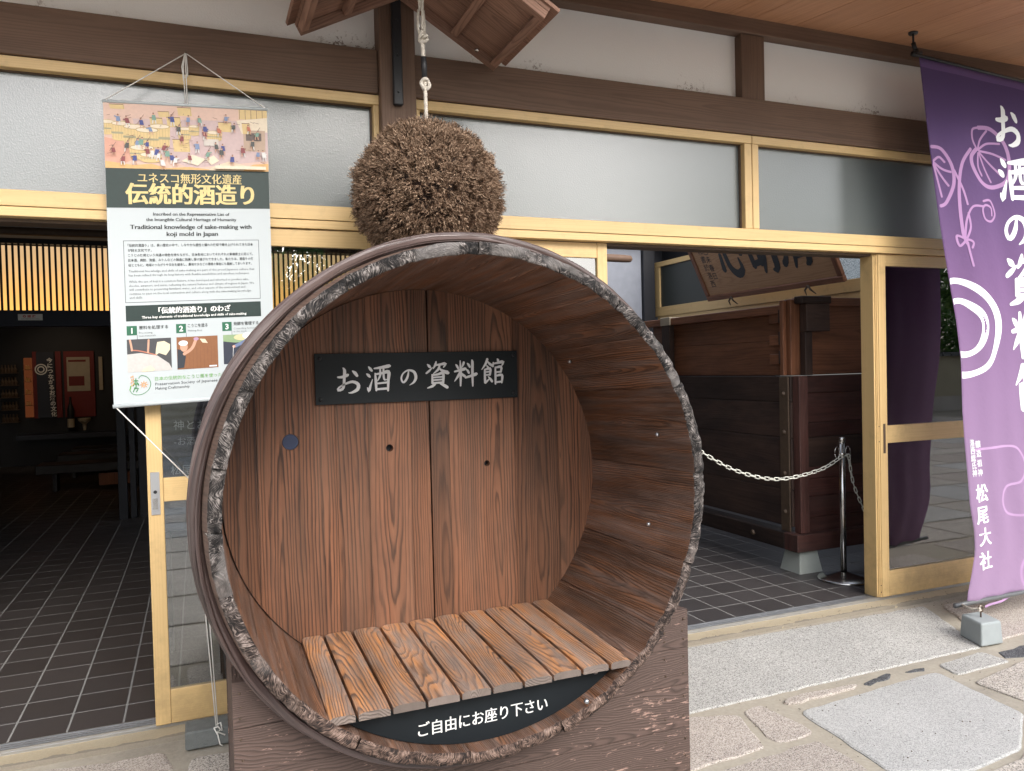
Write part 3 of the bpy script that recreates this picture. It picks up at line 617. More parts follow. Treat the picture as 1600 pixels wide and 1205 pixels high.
# ------------------------------------------------------------------ interior shell
shell = [('interior_ceiling', (-6, 2.2, 3.63, 17, 3.05, 3.2), 'black'), ('interior_ceiling', (2.2, 6.5, 3.63, 3.8, 3.05, 3.2), 'greywall'), ('interior_ceiling', (2.2, 6.5, 8.2, 17, 3.05, 3.2), 'greywall'), ('interior_ceiling', (2.2, 2.7, 3.8, 8.2, 3.05, 3.2), 'greywall'), ('interior_ceiling', (5.5, 6.5, 3.8, 8.2, 3.05, 3.2), 'greywall'), ('interior_wall', (-6.2, -6, 3.5, 17, -.2, 3.2), 'navy'), ('interior_wall', (-6, 6.5, 17, 17.2, -.2, 3.2), 'black'),  # opening over the right room is added, unseen, to let skylight in
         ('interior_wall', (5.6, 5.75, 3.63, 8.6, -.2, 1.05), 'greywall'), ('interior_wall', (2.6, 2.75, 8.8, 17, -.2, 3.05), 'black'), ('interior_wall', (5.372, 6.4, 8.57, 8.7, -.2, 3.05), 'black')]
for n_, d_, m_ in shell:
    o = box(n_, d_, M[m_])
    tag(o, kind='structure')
gw = tag(box('grey_wall', (2.2, 5.2, 8.5, 8.65, -.01, 3.04), M['greywall']), 'pale grey plaster wall at the back of the right room', 'wall')
bp = tag(box('black_post', (5.205, 5.37, 8.45, 8.6, 0, 3.04), M['black'], bevel=.005), 'tall black post between the grey wall and the side windows', 'post')
lg = thing('log_beam', 'round log beam under the ceiling with its rounded end showing before the grey wall', 'beam', (4.7, 8.0, 2.66))
mb = MB(); mb.tube([(3.2, 8.0, 2.68), (4.66, 8.0, 2.662), (4.75, 8.0, 2.66), (4.77, 8.0, 2.66)], [.045, .045, .04, .02], 14); add('log', mb.mesh('log', M['beam'], True), lg)
lg = thing('log_beam', 'round log beam over the lit slatted screen in the left hall', 'beam', (-1, 8.1, 2.73))
mb = MB(); mb.tube([(-4, 8.1, 2.74), (2.2, 8.1, 2.74)], .036, 14); add('log', mb.mesh('log', M['rust'], True), lg)
# lit slatted screen
scr = thing('slatted_screen', 'dark slatted screen in front of a warm backlit panel in the left hall', 'screen', (0, 8.7, 2.06))
def litm():
    t = NT('lit_panel'); P = t.n('TexCoord').outputs['Object']; z = t.n('SeparateXYZ', ins={0: P}).outputs[2]; k = t.m('DIVIDE', t.m('SUBTRACT', z, 2.08), .62)
    c = t.ramp(k, [(0., (1., .50, .12)), (.35, (.82, .42, .13)), (.7, (.62, .38, .17)), (1., (.52, .34, .18))])
    s = t.m('ADD', .46, t.m('MULTIPLY', t.noise(P, 6., 3), .16))
    e = t.n('Emission', ins={'Color': c, 'Strength': s}); t.t.links.new(e.outputs[0], t.out.inputs[0]); return t.mat
box('lit_panel', (-2.3, 1.9, 8.78, 8.80, 2.09, 2.72), litm(), scr)
sm = MB().box(-.009, .009, 8.70, 8.72, 2.085, 2.735).mesh('slat', M['black'])
k = -2.3
while k < 1.9:
    o = add('slat', sm, scr); o.matrix_parent_inverse = Matrix.Identity(4); o.location = (k-scr.location.x, -8.7, -2.06)
    k += .0508
box('bottom_band', (-4, 2.3, 8.66, 8.82, 1.93, 2.083), M['navy'], scr); box('top_band', (-4, 2.3, 8.68, 8.80, 2.722, 2.77), M['black'], scr)
box('rail', (-4, 2.3, 8.69, 8.698, 2.70, 2.712), M['rust'], scr)
tag(box('header_wall', (-6, 2.3, 8.9, 9.0, 2.72, 3.04), M['greywall']), 'grey wall strip above the lit slatted screen', 'wall')
hs2 = thing('hall_sign', 'small white rectangular sign on the dark band under the lit slats', 'sign', (-1.45, 8.65, 2.02))
box('plate', (-1.555, -1.352, 8.65, 8.657, 1.987, 2.046), M['white'], hs2)
M['red'] = plain('print_red', (.5, .03, .04), .6)
mb = MB(); mb.quad((-1.478, 8.6485, 2.014), (-1.452, 8.6485, 2.014), (-1.452, 8.6485, 2.036), (-1.478, 8.6485, 2.036)); mb.quad((-1.43, 8.6485, 2.014), (-1.408, 8.6485, 2.014), (-1.408, 8.6485, 2.036), (-1.43, 8.6485, 2.036))
text('lettering', '◎ 順 路', (-1.46, 8.648, 2.014), (1, 0, 0), (0, 0, 1), .028, M['red'], hs2, fit=.11, bold=.02)
text('lettering', 'EXHIBITION HALL', (-1.45, 8.648, 1.996), (1, 0, 0), (0, 0, 1), .011, M['ink'], hs2, fit=.15)
PG = 'black pillars at the hall opening'
for i, (a_, b_) in enumerate(((-.76, -.68), (-.655, -.60), (-.575, -.50))):
    tag(box('pillar', (a_, b_, 8.70+i*.03, 8.80+i*.03, 0, 1.928), M['black'], bevel=.004), ['black pillar leftmost of the three left of the door stile', 'thin black pillar in the middle of the three', 'black pillar nearest the left door stile'][i], 'pillar', PG)
tag(box('pillar', (-.48, 2.2, 8.95, 9.0, 0, 1.928), M['navy']), 'dark navy partition seen through the left glass door', 'partition')
ip = thing('info_panel', 'dark display panel with pale writing behind the left glass door', 'display panel', (.2, 4.4, .62))
def wavem():
    t = NT('wave_print'); P = t.n('TexCoord').outputs['Object']; wv = t.n('TexWave', ins={'Vector': P, 'Scale': 7., 'Distortion': 5., 'Detail': 3.}, wave_type='BANDS', bands_direction='Z').outputs[1]
    return t.fin(t.mix(wv, (.025, .03, .045), (.085, .09, .12)), .4)
box('print', (-.25, .75, 4.40, 4.43, .62, 1.50), wavem(), ip); box('foot', (-.2, -.15, 4.36, 4.47, .003, .619), M['iron'], ip); box('foot', (.65, .70, 4.36, 4.47, .003, .619), M['iron'], ip)
M['paleink'] = plain('pale_lettering', (.45, .46, .50), .6)
for tx_, xx_, zz_, sz_ in (('神とお酒と人々', -.12, 1.145, .055), ('-お酒の歴史-', -.12, 1.065, .046), ('松尾の神はお酒の神', -.14, .915, .052)): text('lettering', tx_, (xx_, 4.398, zz_), (1, 0, 0), (0, 0, 1), sz_, M['paleink'], ip, align='LEFT')
# benches in the hall
BG = 'low black benches receding into the hall'
for i, (x0, x1, y0, l) in enumerate([(-1.88, -.6, 11.1, 'nearest low black bench with its leg showing in the hall'), (-1.85, -.5, 12.5, 'second low black bench from the doorway'), (-1.80, -.5, 13.5, 'farthest low black bench before the exhibits')]):
    t = thing('bench', l, 'bench', ((x0+x1)/2, y0+.2, 0), BG)
    z0, z1 = .24, .355
    box('seat', (x0, x1, y0, y0+.45, z0, z1), M['bench'], t, bevel=.01)
    for xx in (x0+.17, x1-.2):
        box('leg', (xx, xx+.05, y0+.1, y0+.32, .012, z0-.001), M['iron'], t); 
    if i == 0:
        box('wooden_box', (-1.19, -.78, y0+.05, y0+.4, .06, .215), M['tankup'], t)
# exhibits
Y = 14.9
M['redwall'] = plain('red_wall', (.16, .012, .012), .6); M['beige'] = plain('beige_print', (.42, .36, .27), .6)
ex = thing('exhibit_wall', 'dark red display wall with shelves far back in the left hall', 'display', (-2.1, 14.9, 0))
box('back_panel', (-3.4, -.9, 14.95, 15.05, 0, 2.4), M['black'], ex)
for a_, b_ in ((-2.50, -2.44), (-2.17, -2.09), (-2.05, -1.60)): box('red_panel', (a_, b_, 14.90, 14.95, .78, 1.88), M['redwall'], ex)
box('ledge', (-2.7, -1.0, 14.5, 14.9, .45, .53), M['navy'], ex)
p = box('info_sheet', (-2.005, -1.665, 14.888, 14.899, 1.21, 1.78), M['beige'], ex); mb = MB(); mb.box(-1.98, -1.75, 14.884, 14.888, 1.30, 1.46); mb.box(-1.98, -1.72, 14.884, 14.888, 1.70, 1.735); add('picture', mb.mesh('picture', M['redwall']), p)
box('side_panel', (-1.53, -1.475, 14.888, 14.9, 1.22, 1.78), M['beige'], ex)
sh = box('shelf_case', (-2.63, -2.51, 14.93, 14.945, .8, 1.78), emis('case_light', (1., .28, .10), .035), ex)
for z in (1.02, 1.21, 1.41, 1.61):
    box('shelf', (-2.63, -2.51, 14.85, 14.93, z-.03, z-.02), M['tankup'], ex)
    mb = MB(); mb.box(-2.60, -2.575, 14.87, 14.90, z-.02, z+.05); mb.box(-2.57, -2.535, 14.87, 14.90, z-.02, z+.035); add('cup', mb.mesh('cup', M['orange']), ex)
for k, z in enumerate((.75, .95, 1.15, 1.35, 1.55)):
    mb = MB(); mb.box(-2.93, -2.70, 14.7, 14.93, z-.02, z-.01)
    for j in range(5): mb.lathe([(.02, -.01), (.03, .04), (.012, .08), (.012, .12), (0, .12)], (-2.91+.045*j, 14.8, z), 8)
    add('shelf', mb.mesh('shelf', M['rust']), ex)
hb = thing('hall_banner', 'tall dark cloth banner with white ring mark and vertical white writing in the hall', 'banner', (-2.3, 14.85, .79))
box('cloth', (-2.435, -2.18, 14.84, 14.85, .79, 1.87), M['navy'], hb)
mb = MB()
for r in (.082, .045):
    sts = [[(math.cos(q)*r, math.sin(q)*r, .016) for q in np.linspace(0, 6.4, 30)]]
    a_, b_ = [], []
    n = len(mb.v)
    for q in np.linspace(0, 2*math.pi, 30): 
        for rr in (r-.009, r+.009): mb.v.append((-2.37+rr*math.cos(q), 14.838, 1.585+rr*math.sin(q)))
    for i in range(29): mb.face((n+2*i, n+2*i+1, n+2*i+3, n+2*i+2), [(0, 0)]*4)
add('ring_mark', mb.mesh('ring_mark', M['white']), hb)
for i, ch in enumerate('今につながるお酒の文化'): text('lettering', ch, (-2.245+.004*i, 14.838, 1.70-.089*i), (1, 0, 0), (0, 0, 1), .085, M['white'], hb, bold=.03)
bo = thing('sake_bottle', 'dark sake bottle with pale label on the exhibit ledge', 'bottle', (-1.945, 14.7, .53))
mb = MB(); mb.lathe([(.0, 0), (.05, 0), (.052, .36), (.02, .46), (.016, .55), (.02, .56), (0, .56)], (-1.945, 14.7, .56), 16); add('bottle_body', mb.mesh('bottle_body', M['iron'], True), bo)
mb = MB(); mb.lathe([(.053, .06), (.053, .2)], (-1.945, 14.7, .56), 16); add('bottle_label', mb.mesh('bottle_label', M['beige']), bo)
bw = thing('white_bowl', 'small pale dish on the exhibit ledge right of the bottle', 'dish', (-1.75, 14.7, .53)); mb = MB(); mb.lathe([(.02, 0), (.03, .1), (.09, .16), (.1, .2)], (-1.75, 14.7, .56), 16); add('bowl', mb.mesh('bowl', M['beige']), bw)
lt = thing('spot_lamp', 'small ceiling spot lamp lighting the exhibits', 'lamp', (-2.1, 13.2, 2.9)); mb = MB(); mb.tube([(-2.1, 13.2, 3.04), (-2.1, 13.25, 2.9)], [.02, .05], 12); add('lamp_body', mb.mesh('lamp_body', M['iron']), lt)
ld = bpy.data.lights.new('spot_light', 'SPOT'); ld.energy = 9; ld.spot_size = R(70); ld.spot_blend = .8; ld.color = (1, .75, .5); ld.shadow_soft_size = .04
lo = bpy.data.objects.new('spot_light', ld); COL.objects.link(lo); lo.location = (-2.1, 13.27, 2.86); lo.rotation_euler = (R(42), 0, 0)

# ------------------------------------------------------------------ right room: side windows, board, tank
M['pane_dim'] = plain('dim_frosted_pane', (.035, .04, .036), .35, spec=.5, var=.05)
sw = thing('side_window', 'cream-framed side window band above the tank in the right room', 'window', (5.42, 6.8, 2.0))
def sbox(n_, y0, y1, z0, z1, m_, x0=5.42, x1=5.47, al='y'): return box(n_, (x0, x1, y0, y1, z0, z1), m_, sw, al=al, bevel=.003)
sbox('frame_rail', 4.0, 8.56, 2.64, 2.70, M['cream']); sbox('frame_rail', 4.0, 8.56, 2.02, 2.135, M['cream']); sbox('frame_stile', 8.43, 8.56, 2.136, 2.639, M['cream'], al='z'); sbox('frame_stile', 6.1, 6.2, 2.136, 2.639, M['cream'], al='z')
sbox('lower_rail', 4.0, 8.5, 1.935, 2.019, M['cream'], 5.43); sbox('frame_stile', 5.17, 5.26, 1.4, 1.93, M['cream'], al='z'); sbox('frame_stile', 6.4, 6.5, 1.4, 1.93, M['cream'], al='z')
sbox('pane', 6.2, 8.43, 2.135, 2.64, M['pane_dim'], 5.44, 5.446)
def glint():
    t = NT('daylit_pane'); P = t.n('TexCoord').outputs['Object']; v = t.noise(P, 130., 2, .6)
    c = t.ramp(v, [(.35, (.05, .07, .08)), (.65, (.42, .50, .56))])
    return t.fin(c, .4, .5, Transmission_Weight=.0, Emission_Color=c, Emission_Strength=.22)
sbox('pane', 4.0, 6.1, 2.135, 2.64, glint(), 5.44, 5.446)
t = NT('ribbed_pane'); P = t.n('TexCoord').outputs['Object']; yy = t.n('SeparateXYZ', ins={0: P}).outputs[1]
rc = t.ramp(t.m('FRACT', t.m('MULTIPLY', yy, 24.)), [(0., (.30, .34, .24)), (.5, (.5, .55, .42)), (.8, (.16, .19, .13))])
rp = t.fin(rc, .4, Emission_Color=rc, Emission_Strength=.3)
sbox('pane', 5.26, 6.4, 1.5, 1.935, rp, 5.45, 5.456)
tag(box('side_wall', (5.56, 5.62, 3.63, 8.6, 2.7, 3.04), M['black']), 'black wall above the side window band', 'wall')
for y0, y1 in ((6.5, 8.6), (3.63, 5.17)): tag(box('side_wall', (5.56, 5.62, y0, y1, 1.05, 2.0), M['black']), 'dark wall under the side windows behind the ' + ('far end of the tank' if y0 > 6 else 'near end of the tank'), 'wall')
# calligraphy board, leaning forward
bd = thing('calligraphy_board', 'framed wooden board with large black brush calligraphy hung above the tank', 'sign board', (5.2, 6.15, 2.1))
ux = Vector((-.277, 0, .579)).normalized(); uy = Vector((0, -1, 0)); nz = ux.cross(uy); nz = -nz if nz.x > 0 else nz
BT = Matrix(((uy.x, -nz.x, ux.x, 5.2), (uy.y, -nz.y, ux.y, 7.12), (uy.z, -nz.z, ux.z, 2.092), (0, 0, 0, 1)))
L_, H_ = 1.94, .86
box('face', (.06, L_-.06, .0, .012, .06, H_-.06), M['signw'], bd, al='x', T=BT)
for d_ in ((0, L_, -.014, .03, 0, .058), (0, L_, -.014, .03, H_-.058, H_)): box('frame_rail', d_, M['tankup'], bd, al='x', T=BT, bevel=.006)
for d_ in ((0, .058, -.0145, .03, .0585, H_-.0585), (L_-.058, L_, -.0145, .03, .0585, H_-.0585)): box('frame_stile', d_, M['tankup'], bd, al='z', T=BT, bevel=.006)
mb = MB()
for i, ch in enumerate('心明清'):
    x0, z1, s1, s2 = .42+.44*i, .74, .40, .54
    strokes_mesh(mb, [[(a, b, c*1.35) for a, b, c in st] for st in BR[ch]], lambda a, b, d: tuple(BT @ Vector((x0+a/100*s1, -.002-d, z1-b/100*s2))))
add('brush_writing', mb.mesh('brush_writing', M['iron']), bd)
for j, (tx, xx, zz, sz, n_) in enumerate((('昭和己未春日', .275, .70, .085, 6), ('大和書於洛西', .195, .62, .085, 6))):
    for i, ch in enumerate(tx): text('signature', ch, tuple(BT @ Vector((xx, -.002, zz-.093*i))), tuple(uy), tuple(ux), sz, M['iron'], bd)
hk = MB()
for xx in (.42, 1.52):
    hook = thing('board_rest', 'forged iron rest under the ' + ('left' if xx < 1 else 'right') + ' part of the calligraphy board', 'bracket', tuple(BT @ Vector((xx, 0, -.01))))
    mb = MB()
    for s_ in (-1, 1): mb.tube([tuple(BT @ Vector((xx, -.02, .02))), tuple(BT @ Vector((xx+.035*s_, -.04, -.015))), tuple(BT @ Vector((xx+.06*s_, -.02, -.07)))], [.012, .009, .004], 6)
    mb.tube([tuple(BT @ Vector((xx, -.03, .015))), tuple(BT @ Vector((xx, .2, -.0)))], .012, 6)
    add('rest_iron', mb.mesh('rest_iron', M['rust']), hook)
# tank
TX, TY = 3.67, 4.11
tk = thing('sake_press_tank', 'big old wooden tank with reddish upper box and dark lower box, behind the chain', 'wooden tank', (4.4, 5, .15))
def tb(n_, d_, m_, al='y', **k_): return box(n_, d_, M[m_], tk, al=al, bevel=.004, **k_)
yb_ = 5.95
for z0, z1 in ((.30, .55), (.552, .90), (.902, 1.14), (1.142, 1.318)): tb('side_board', (TX+.02, TX+.08, TY+.06, yb_, z0, z1), 'tanklo')
for z0, z1, m_ in ((.26, .36, 'tankred'), (.362, .50, 'tankred'), (.502, .62, 'tankred'), (.622, .70, 'tankred'), (.702, .90, 'tanklo'), (.902, 1.0, 'tankred'), (1.002, 1.20, 'tankred'), (1.202, 1.318, 'tankred')):
    tb('front_board', (TX+.09, TX+1.45, TY+.03+random.uniform(-.006, .01), TY+.09, z0, z1), m_, 'x')
tb('bottom_beam', (TX-.02, TX+.10, TY+.101, yb_+.1, .15, .262), 'tanklo'); tb('bottom_beam', (TX-.02, TX+1.6, TY-.03, TY+.10, .148, .264), 'tankred', 'x')
tb('corner_post', (TX+.035, TX+.11, TY-.005, TY+.058, .265, 1.319), 'tankred', 'z')
s1 = tb('iron_strap', (TX+.008, TX+.02, TY+.07, TY+.16, .265, 1.315), 'rust', 'z')
for z in (.40, .66, .94, 1.20):
    mb = MB(); mb.tube([(TX+.008, TY+.115, z), (TX-.006, TY+.115, z)], [.017, .009], 10); add('rivet', mb.mesh('rivet', M['rust']), s1)
bm_ = MB().tube([(TX-.019, TY+.42, .205), (TX-.032, TY+.42, .205)], [.022, .012], 8).mesh('bolt', M['rust']); add('bolt', bm_, tk)
for z0, z1 in ((1.322, 1.56), (1.5605, 1.74)): tb('upper_side_board', (TX+.05, TX+.09, TY+.12, yb_-.05, z0, z1), 'tankup')
tb('rim_rail', (TX+.0, TX+.11, TY+.14, yb_+.3, 1.742, 1.80), 'tankup'); tb('front_upper_board', (TX+.10, TX+1.5, TY+.11, TY+.15, 1.322, 1.83), 'tankup', 'x')
tb('rim_rail', (TX+.13, TX+1.5, TY+.07, TY+.16, 1.79, 1.85), 'tankup', 'x')
tb('corner_board', (TX+.03, TX+.12, TY+.06, TY+.118, 1.322, 1.835), 'tankup', 'z'); tb('corner_edge', (TX+.0, TX+.03, TY+.10, TY+.135, 1.322, 1.83), 'tankup', 'z')
tb('upper_cleat', (TX+.10, TX+.30, TY-.015, TY+.055, 1.615, 1.80), 'tanklo', 'x'); tb('cleat_cap', (TX+.06, TX+.31, TY-.02, TY+.06, 1.801, 1.85), 'tanklo', 'x'); tb('cleat_post', (TX+.10, TX+.16, TY+.0, TY+.055, 1.322, 1.614), 'tanklo', 'z')
for z in (1.40, 1.53, 1.68):
    tb('tenon_block', (TX+.018, TX+.048, TY+.14, TY+.26, z, z+.07), 'tankup'); tb('peg', (TX+.0, TX+.017, TY+.13, TY+.15, z+.0, z+.09), 'tanklo', 'z')
tb('strap_post', (TX-.008, TX+.04, 5.56, 5.68, 1.1, 1.74), 'tanklo', 'z'); tb('binding', (TX-.014, TX+.12, 5.55, 5.69, 1.741, 1.81), 'beige', 'y')
M['foot'] = plain('white_footing', (.40, .43, .40), .7, nsc=8, var=.12, bsc=50, bst=.2)
ft = MB(); a_, b_ = .098, .072; cx_, cy_ = 3.775, 4.19
ft.v = [(cx_+sx*r, cy_+sy*r, z) for z, r in ((0, a_), (.152, b_)) for sx, sy in ((-1, -1), (1, -1), (1, 1), (-1, 1))]
for i in range(4): ft.face((i, (i+1) % 4, 4+(i+1) % 4, 4+i), [(0, 0)]*4)
ft.face((4, 5, 6, 7), [(0, 0)]*4); o = add('concrete_footing', ft.mesh('concrete_footing', M['foot']), bevel=.006); tag(o, 'pale tapered footing block under the near corner of the tank', 'footing block')
for l_, x_, y_ in (('tapered footing block under the far left end of the tank', 3.79, 5.8), ('pale tapered footing block behind the glass of the right door', 4.9, 4.25)):
    o = add('concrete_footing', ft.mesh('concrete_footing', M['foot']), bevel=.006); o.location = (x_-cx_, y_-cy_, 0); tag(o, l_, 'footing block')
# stanchions and chain
def stanchion(x, y, label):
    t = thing('stanchion', label, 'stanchion', (x, y, 0), 'chain stanchions beside the tank')
    mb = MB(); mb.lathe([(.0, .0), (.158, .0), (.163, .006), (.155, .014), (.10, .028), (.04, .045), (.022, .05)], (x, y, 0), 48); add('base', mb.mesh('base', M['steel'], True), t)
    mb = MB(); mb.tube([(x, y, .04), (x, y, .90)], .0195, 24); add('pole', mb.mesh('pole', M['steel'], True), t)
    mb = MB(); mb.lathe([(.0195, .885), (.022, .888), (.022, .915), (.018, .922), (0, .923)], (x, y, 0), 24); cp = add('cap', mb.mesh('cap', M['steel'], True), t)
    mb = MB(); mb.lathe([(.0195, .80), (.024, .802), (.024, .822), (.0195, .824)], (x, y, 0), 24); cl = add('collar', mb.mesh('collar', M['steel'], True), t)
    for s_ in (-1, 1):
        pts = [(x+s_*(.045+.02*math.cos(q)), y-.005, .825+.035*math.sin(q)) for q in np.linspace(0, 6.1, 14)]
        mb = MB(); mb.tube(pts, .0032, 6); add('ring_hook', mb.mesh('ring_hook', M['steel'], True), t)
    return t
stanchion(3.842, 3.88, 'stainless steel chain stanchion beside the tank corner in the open doorway')
stanchion(4.59, 3.965, 'stainless steel chain stanchion seen through the right glass door')
lk = MB(); pts = []
for q in np.linspace(0, 2*math.pi, 15)[:-1]:
    c_, s_ = math.cos(q), math.sin(q); pts.append((.0125*math.copysign(1, c_)+.0095*c_ if abs(c_) > .02 else .0, .0095*s_, 0))
pts = [(.0135+.009*math.cos(q), .009*math.sin(q), 0) for q in np.linspace(-1.57, 1.57, 7)]+[(-.0135+.009*math.cos(q), .009*math.sin(q), 0) for q in np.linspace(1.57, 4.71, 7)]
lk.tube(pts+[pts[0], pts[1]], .0031, 6, caps=False); link_me = lk.mesh('chain_link', M['chain'], True)
def chain(pts, label):
    t = thing('chain', label, 'chain', pts[0]); P = [Vector(p) for p in pts]
    sm = []
    for i in range(len(P)-1):
        p0, p1, p2, p3 = P[max(i-1, 0)], P[i], P[i+1], P[min(i+2, len(P)-1)]
        for j in range(20):
            u = j/20; sm.append(.5*((2*p1)+(-p0+p2)*u+(2*p0-5*p1+4*p2-p3)*u*u+(-p0+3*p1-3*p2+p3)*u**3))
    sm.append(P[-1]); acc = 0; nxt = 0; k = 0
    for i in range(len(sm)-1):
        d = (sm[i+1]-sm[i]); L = d.length
        while nxt <= acc+L:
            p = sm[i]+d*((nxt-acc)/L); xa = d.normalized(); za = Vector((0, -1, 0)) if k % 2 == 0 else Vector((0, -.35, 1)).normalized(); ya = za.cross(xa).normalized(); za = xa.cross(ya)
            o = add('link', link_me, t); o.matrix_parent_inverse = Matrix.Identity(4)
            o.matrix_basis = Matrix(((xa.x, ya.x, za.x, p.x-t.location.x), (xa.y, ya.y, za.y, p.y-t.location.y), (xa.z, ya.z, za.z, p.z-t.location.z), (0, 0, 0, 1)))
            nxt += .0375; k += 1
        acc += L
chain([(3.89, 3.875, .80), (3.838, 3.865, .803), (3.647, 3.88, .721), (3.316, 3.88, .690), (3.004, 3.88, .767), (2.72, 3.88, .92), (2.5, 3.88, 1.07)], 'white plastic chain sagging in front of the tank from stanchion to barrel')
chain([(3.89, 3.87, .79), (3.935, 3.87, .59), (4.08, 3.88, .36), (4.24, 3.90, .31), (4.40, 3.93, .42), (4.55, 3.96, .80)], 'white plastic chain sagging behind the right door stile between two stanchions')

# ================================================================== BARREL
def cz(y): return 1.024-.02*(y-2.15)/.7
barrel = thing('sake_barrel', 'huge old cedar sake barrel laid on its side with a plank bench inside', 'barrel', (CX, 2.5, .3))
bnd = [.73, .455, .05, -.35, -.67]
a_ = bnd[-1]
while a_ > .73-2*math.pi+.34: a_ -= random.uniform(.19, .30); bnd.append(a_)
if a_-(.73-2*math.pi) < .12: bnd[-1] = (bnd[-2]+.73-2*math.pi)/2
bnd.append(.73-2*math.pi)
def nz_(x, y, z): return mnoise.noise((x, y, z))
for a1, a0 in zip(bnd[:-1], bnd[1:]):
    am = (a0+a1)/2; ro_, ri_ = .764, .7275
    off = random.uniform(-.007, .007); NA = max(14, int((a1-a0)*70)); eg = .0022/(a1-a0); FR = [0, eg]+list(np.linspace(0, 1, NA-3))[1:-1]+[1-eg, 1]; NA = len(FR)-1; NR = 9; NY = 12
    mb = MB(); sd = random.random()*50
    worn = .5+.5*max(0, math.cos(am+.6))        # right side more ragged
    def P(a_, r, y):
        return (CX+r*math.cos(a_), y, cz(y)+r*math.sin(a_))
    ys = [0, .004, .012, .03, .07, .12, .2, .3, .42, .54, .66, .74]
    # front end face grid
    idx = {}
    for i in range(NA+1):
        a_ = a0+(a1-a0)*FR[i]
        for j in range(NR+1):
            t_ = j/NR; r = ri_+(ro_-ri_)*t_
            x_, z_ = r*math.cos(a_), r*math.sin(a_)
            e_ = abs(2*t_-1)**3
            ye = YF+off+.010*e_*worn+.006*abs(2*FR[i]-1)**8 + nz_(x_*28, sd, z_*28)*.007+nz_(x_*90, sd, z_*90)*.0045*(.4+worn)+nz_(a_*150, sd, 3)*.0025
            rr = r+(t_ > .5)*(nz_(a_*30, sd, 9)*.006*worn+nz_(a_*110, sd, 5)*.003*worn)*(2*t_-1)
            if j == 0: rr += max(0, nz_(a_*45, sd, 2))*.004
            idx[i, j] = len(mb.v); mb.v.append(P(a_, rr, ye))
    for i in range(NA):
        for j in range(NR):
            uu = lambda q: (a0+(a1-a0)*FR[q]-am)*.745
            mb.face((idx[i, j], idx[i, j+1], idx[i+1, j+1], idx[i+1, j]), [(uu(i), .036*j/NR), (uu(i), .036*(j+1)/NR), (uu(i+1), .036*(j+1)/NR), (uu(i+1), .036*j/NR)], 1)
    def side(j, flip):
        rows = []
        for k, dy in enumerate(ys):
            row = []
            for i in range(NA+1):
                if k == 0: row.append(idx[i, j])
                else:
                    a_ = a0+(a1-a0)*FR[i]; b0 = mb.v[idx[i, j]]; y = b0[1]+dy*(YB+.06-b0[1])/.74
                    r = ri_-.010*(y-YF)/.7 if j == 0 else ro_+.013*min(1, (y-YF)/.09)
                    if j == 0: r += (.0045 if i in (0, NA) else 0)+nz_(a_*25, y*1.5, sd)*.0016*(0 if i in (0, NA) else 1)
                    w_ = min(1, dy/.05); rb = math.hypot(b0[0]-CX, b0[2]-cz(b0[1])); r = rb*(1-w_)+r*w_
                    row.append(len(mb.v)); mb.v.append(P(a_, r, y))
            rows.append(row)
        for k in range(len(ys)-1):
            for i in range(NA):
                f = (rows[k][i], rows[k][i+1], rows[k+1][i+1], rows[k+1][i]); 
                u = [((a0+(a1-a0)*FR[q]-am)*.74) for q in (i, i+1, i+1, i)]; v = [ys[q]-.37 for q in (k, k, k+1, k+1)]
                uv = list(zip(u, v))
                if flip: f = f[::-1]; uv = uv[::-1]
                mb.face(f, uv, 0 if j == 0 else 2)
        return rows
    side(0, False); side(NR, True)
    add('stave', mb.mesh('stave', [M['stave'], M['endgrain'], M['staveo']], True), barrel)
# bamboo hoop strands: flat strips that wind slowly round the rim
for k in range(9):
    mb = MB(); n = 240; ph0 = k*2*math.pi/9; prev = None
    for i in range(n+1):
        a_ = 2*math.pi*i/n; ph = ph0+a_*1.0+.35*math.sin(3*a_+k)
        r0 = .796+.011*math.cos(ph); y0 = 2.275+.030*math.sin(ph)
        tdir = (-math.sin(ph), math.cos(ph)); hw = (.0085, .011, .006)[k % 3]; th = (.003, .0045, .0055)[k % 3]
        ring = []
        for s_, q in ((-1, 1), (-.5, 1.7), (.5, 1.7), (1, 1), (1, -1), (-1, -1)):
            r = r0+tdir[0]*hw*s_+math.cos(ph)*th*q; y = y0+tdir[1]*hw*s_+math.sin(ph)*th*q
            r += nz_(a_*9, k, 1)*.002
            mb.v.append((CX+r*math.cos(a_), y, 1.022+r*math.sin(a_)))
        if i:
            b0 = (i-1)*6; b1 = i*6
            for j in range(6):
                j2 = (j+1) % 6; mb.face((b0+j, b1+j, b1+j2, b0+j2), [((j-2.5)*.006, (a_-.03)*.78), ((j-2.5)*.006, a_*.78), ((j-1.5)*.006, a_*.78), ((j-1.5)*.006, (a_-.03)*.78)])
    add('hoop_strand', mb.mesh('hoop_strand', M['hoop']), barrel)
for yy in (2.62,):
    hb_ = MB(); n = 96
    for i in range(n+1):
        a_ = 2*math.pi*i/n
        for (r, y) in ((.775, yy-.03), (.790, yy-.025), (.790, yy+.025), (.775, yy+.03)): hb_.v.append((CX+r*math.cos(a_), y, 1.012+r*math.sin(a_)))
    for i in range(n):
        for j in range(3): hb_.face((i*4+j, i*4+4+j, i*4+5+j, i*4+1+j), [(j*.02, i*.05), (j*.02, i*.05+.05), (j*.02+.02, i*.05+.05), (j*.02+.02, i*.05)])
    add('rear_hoop', hb_.mesh('rear_hoop', M['hoop'], True), barrel)
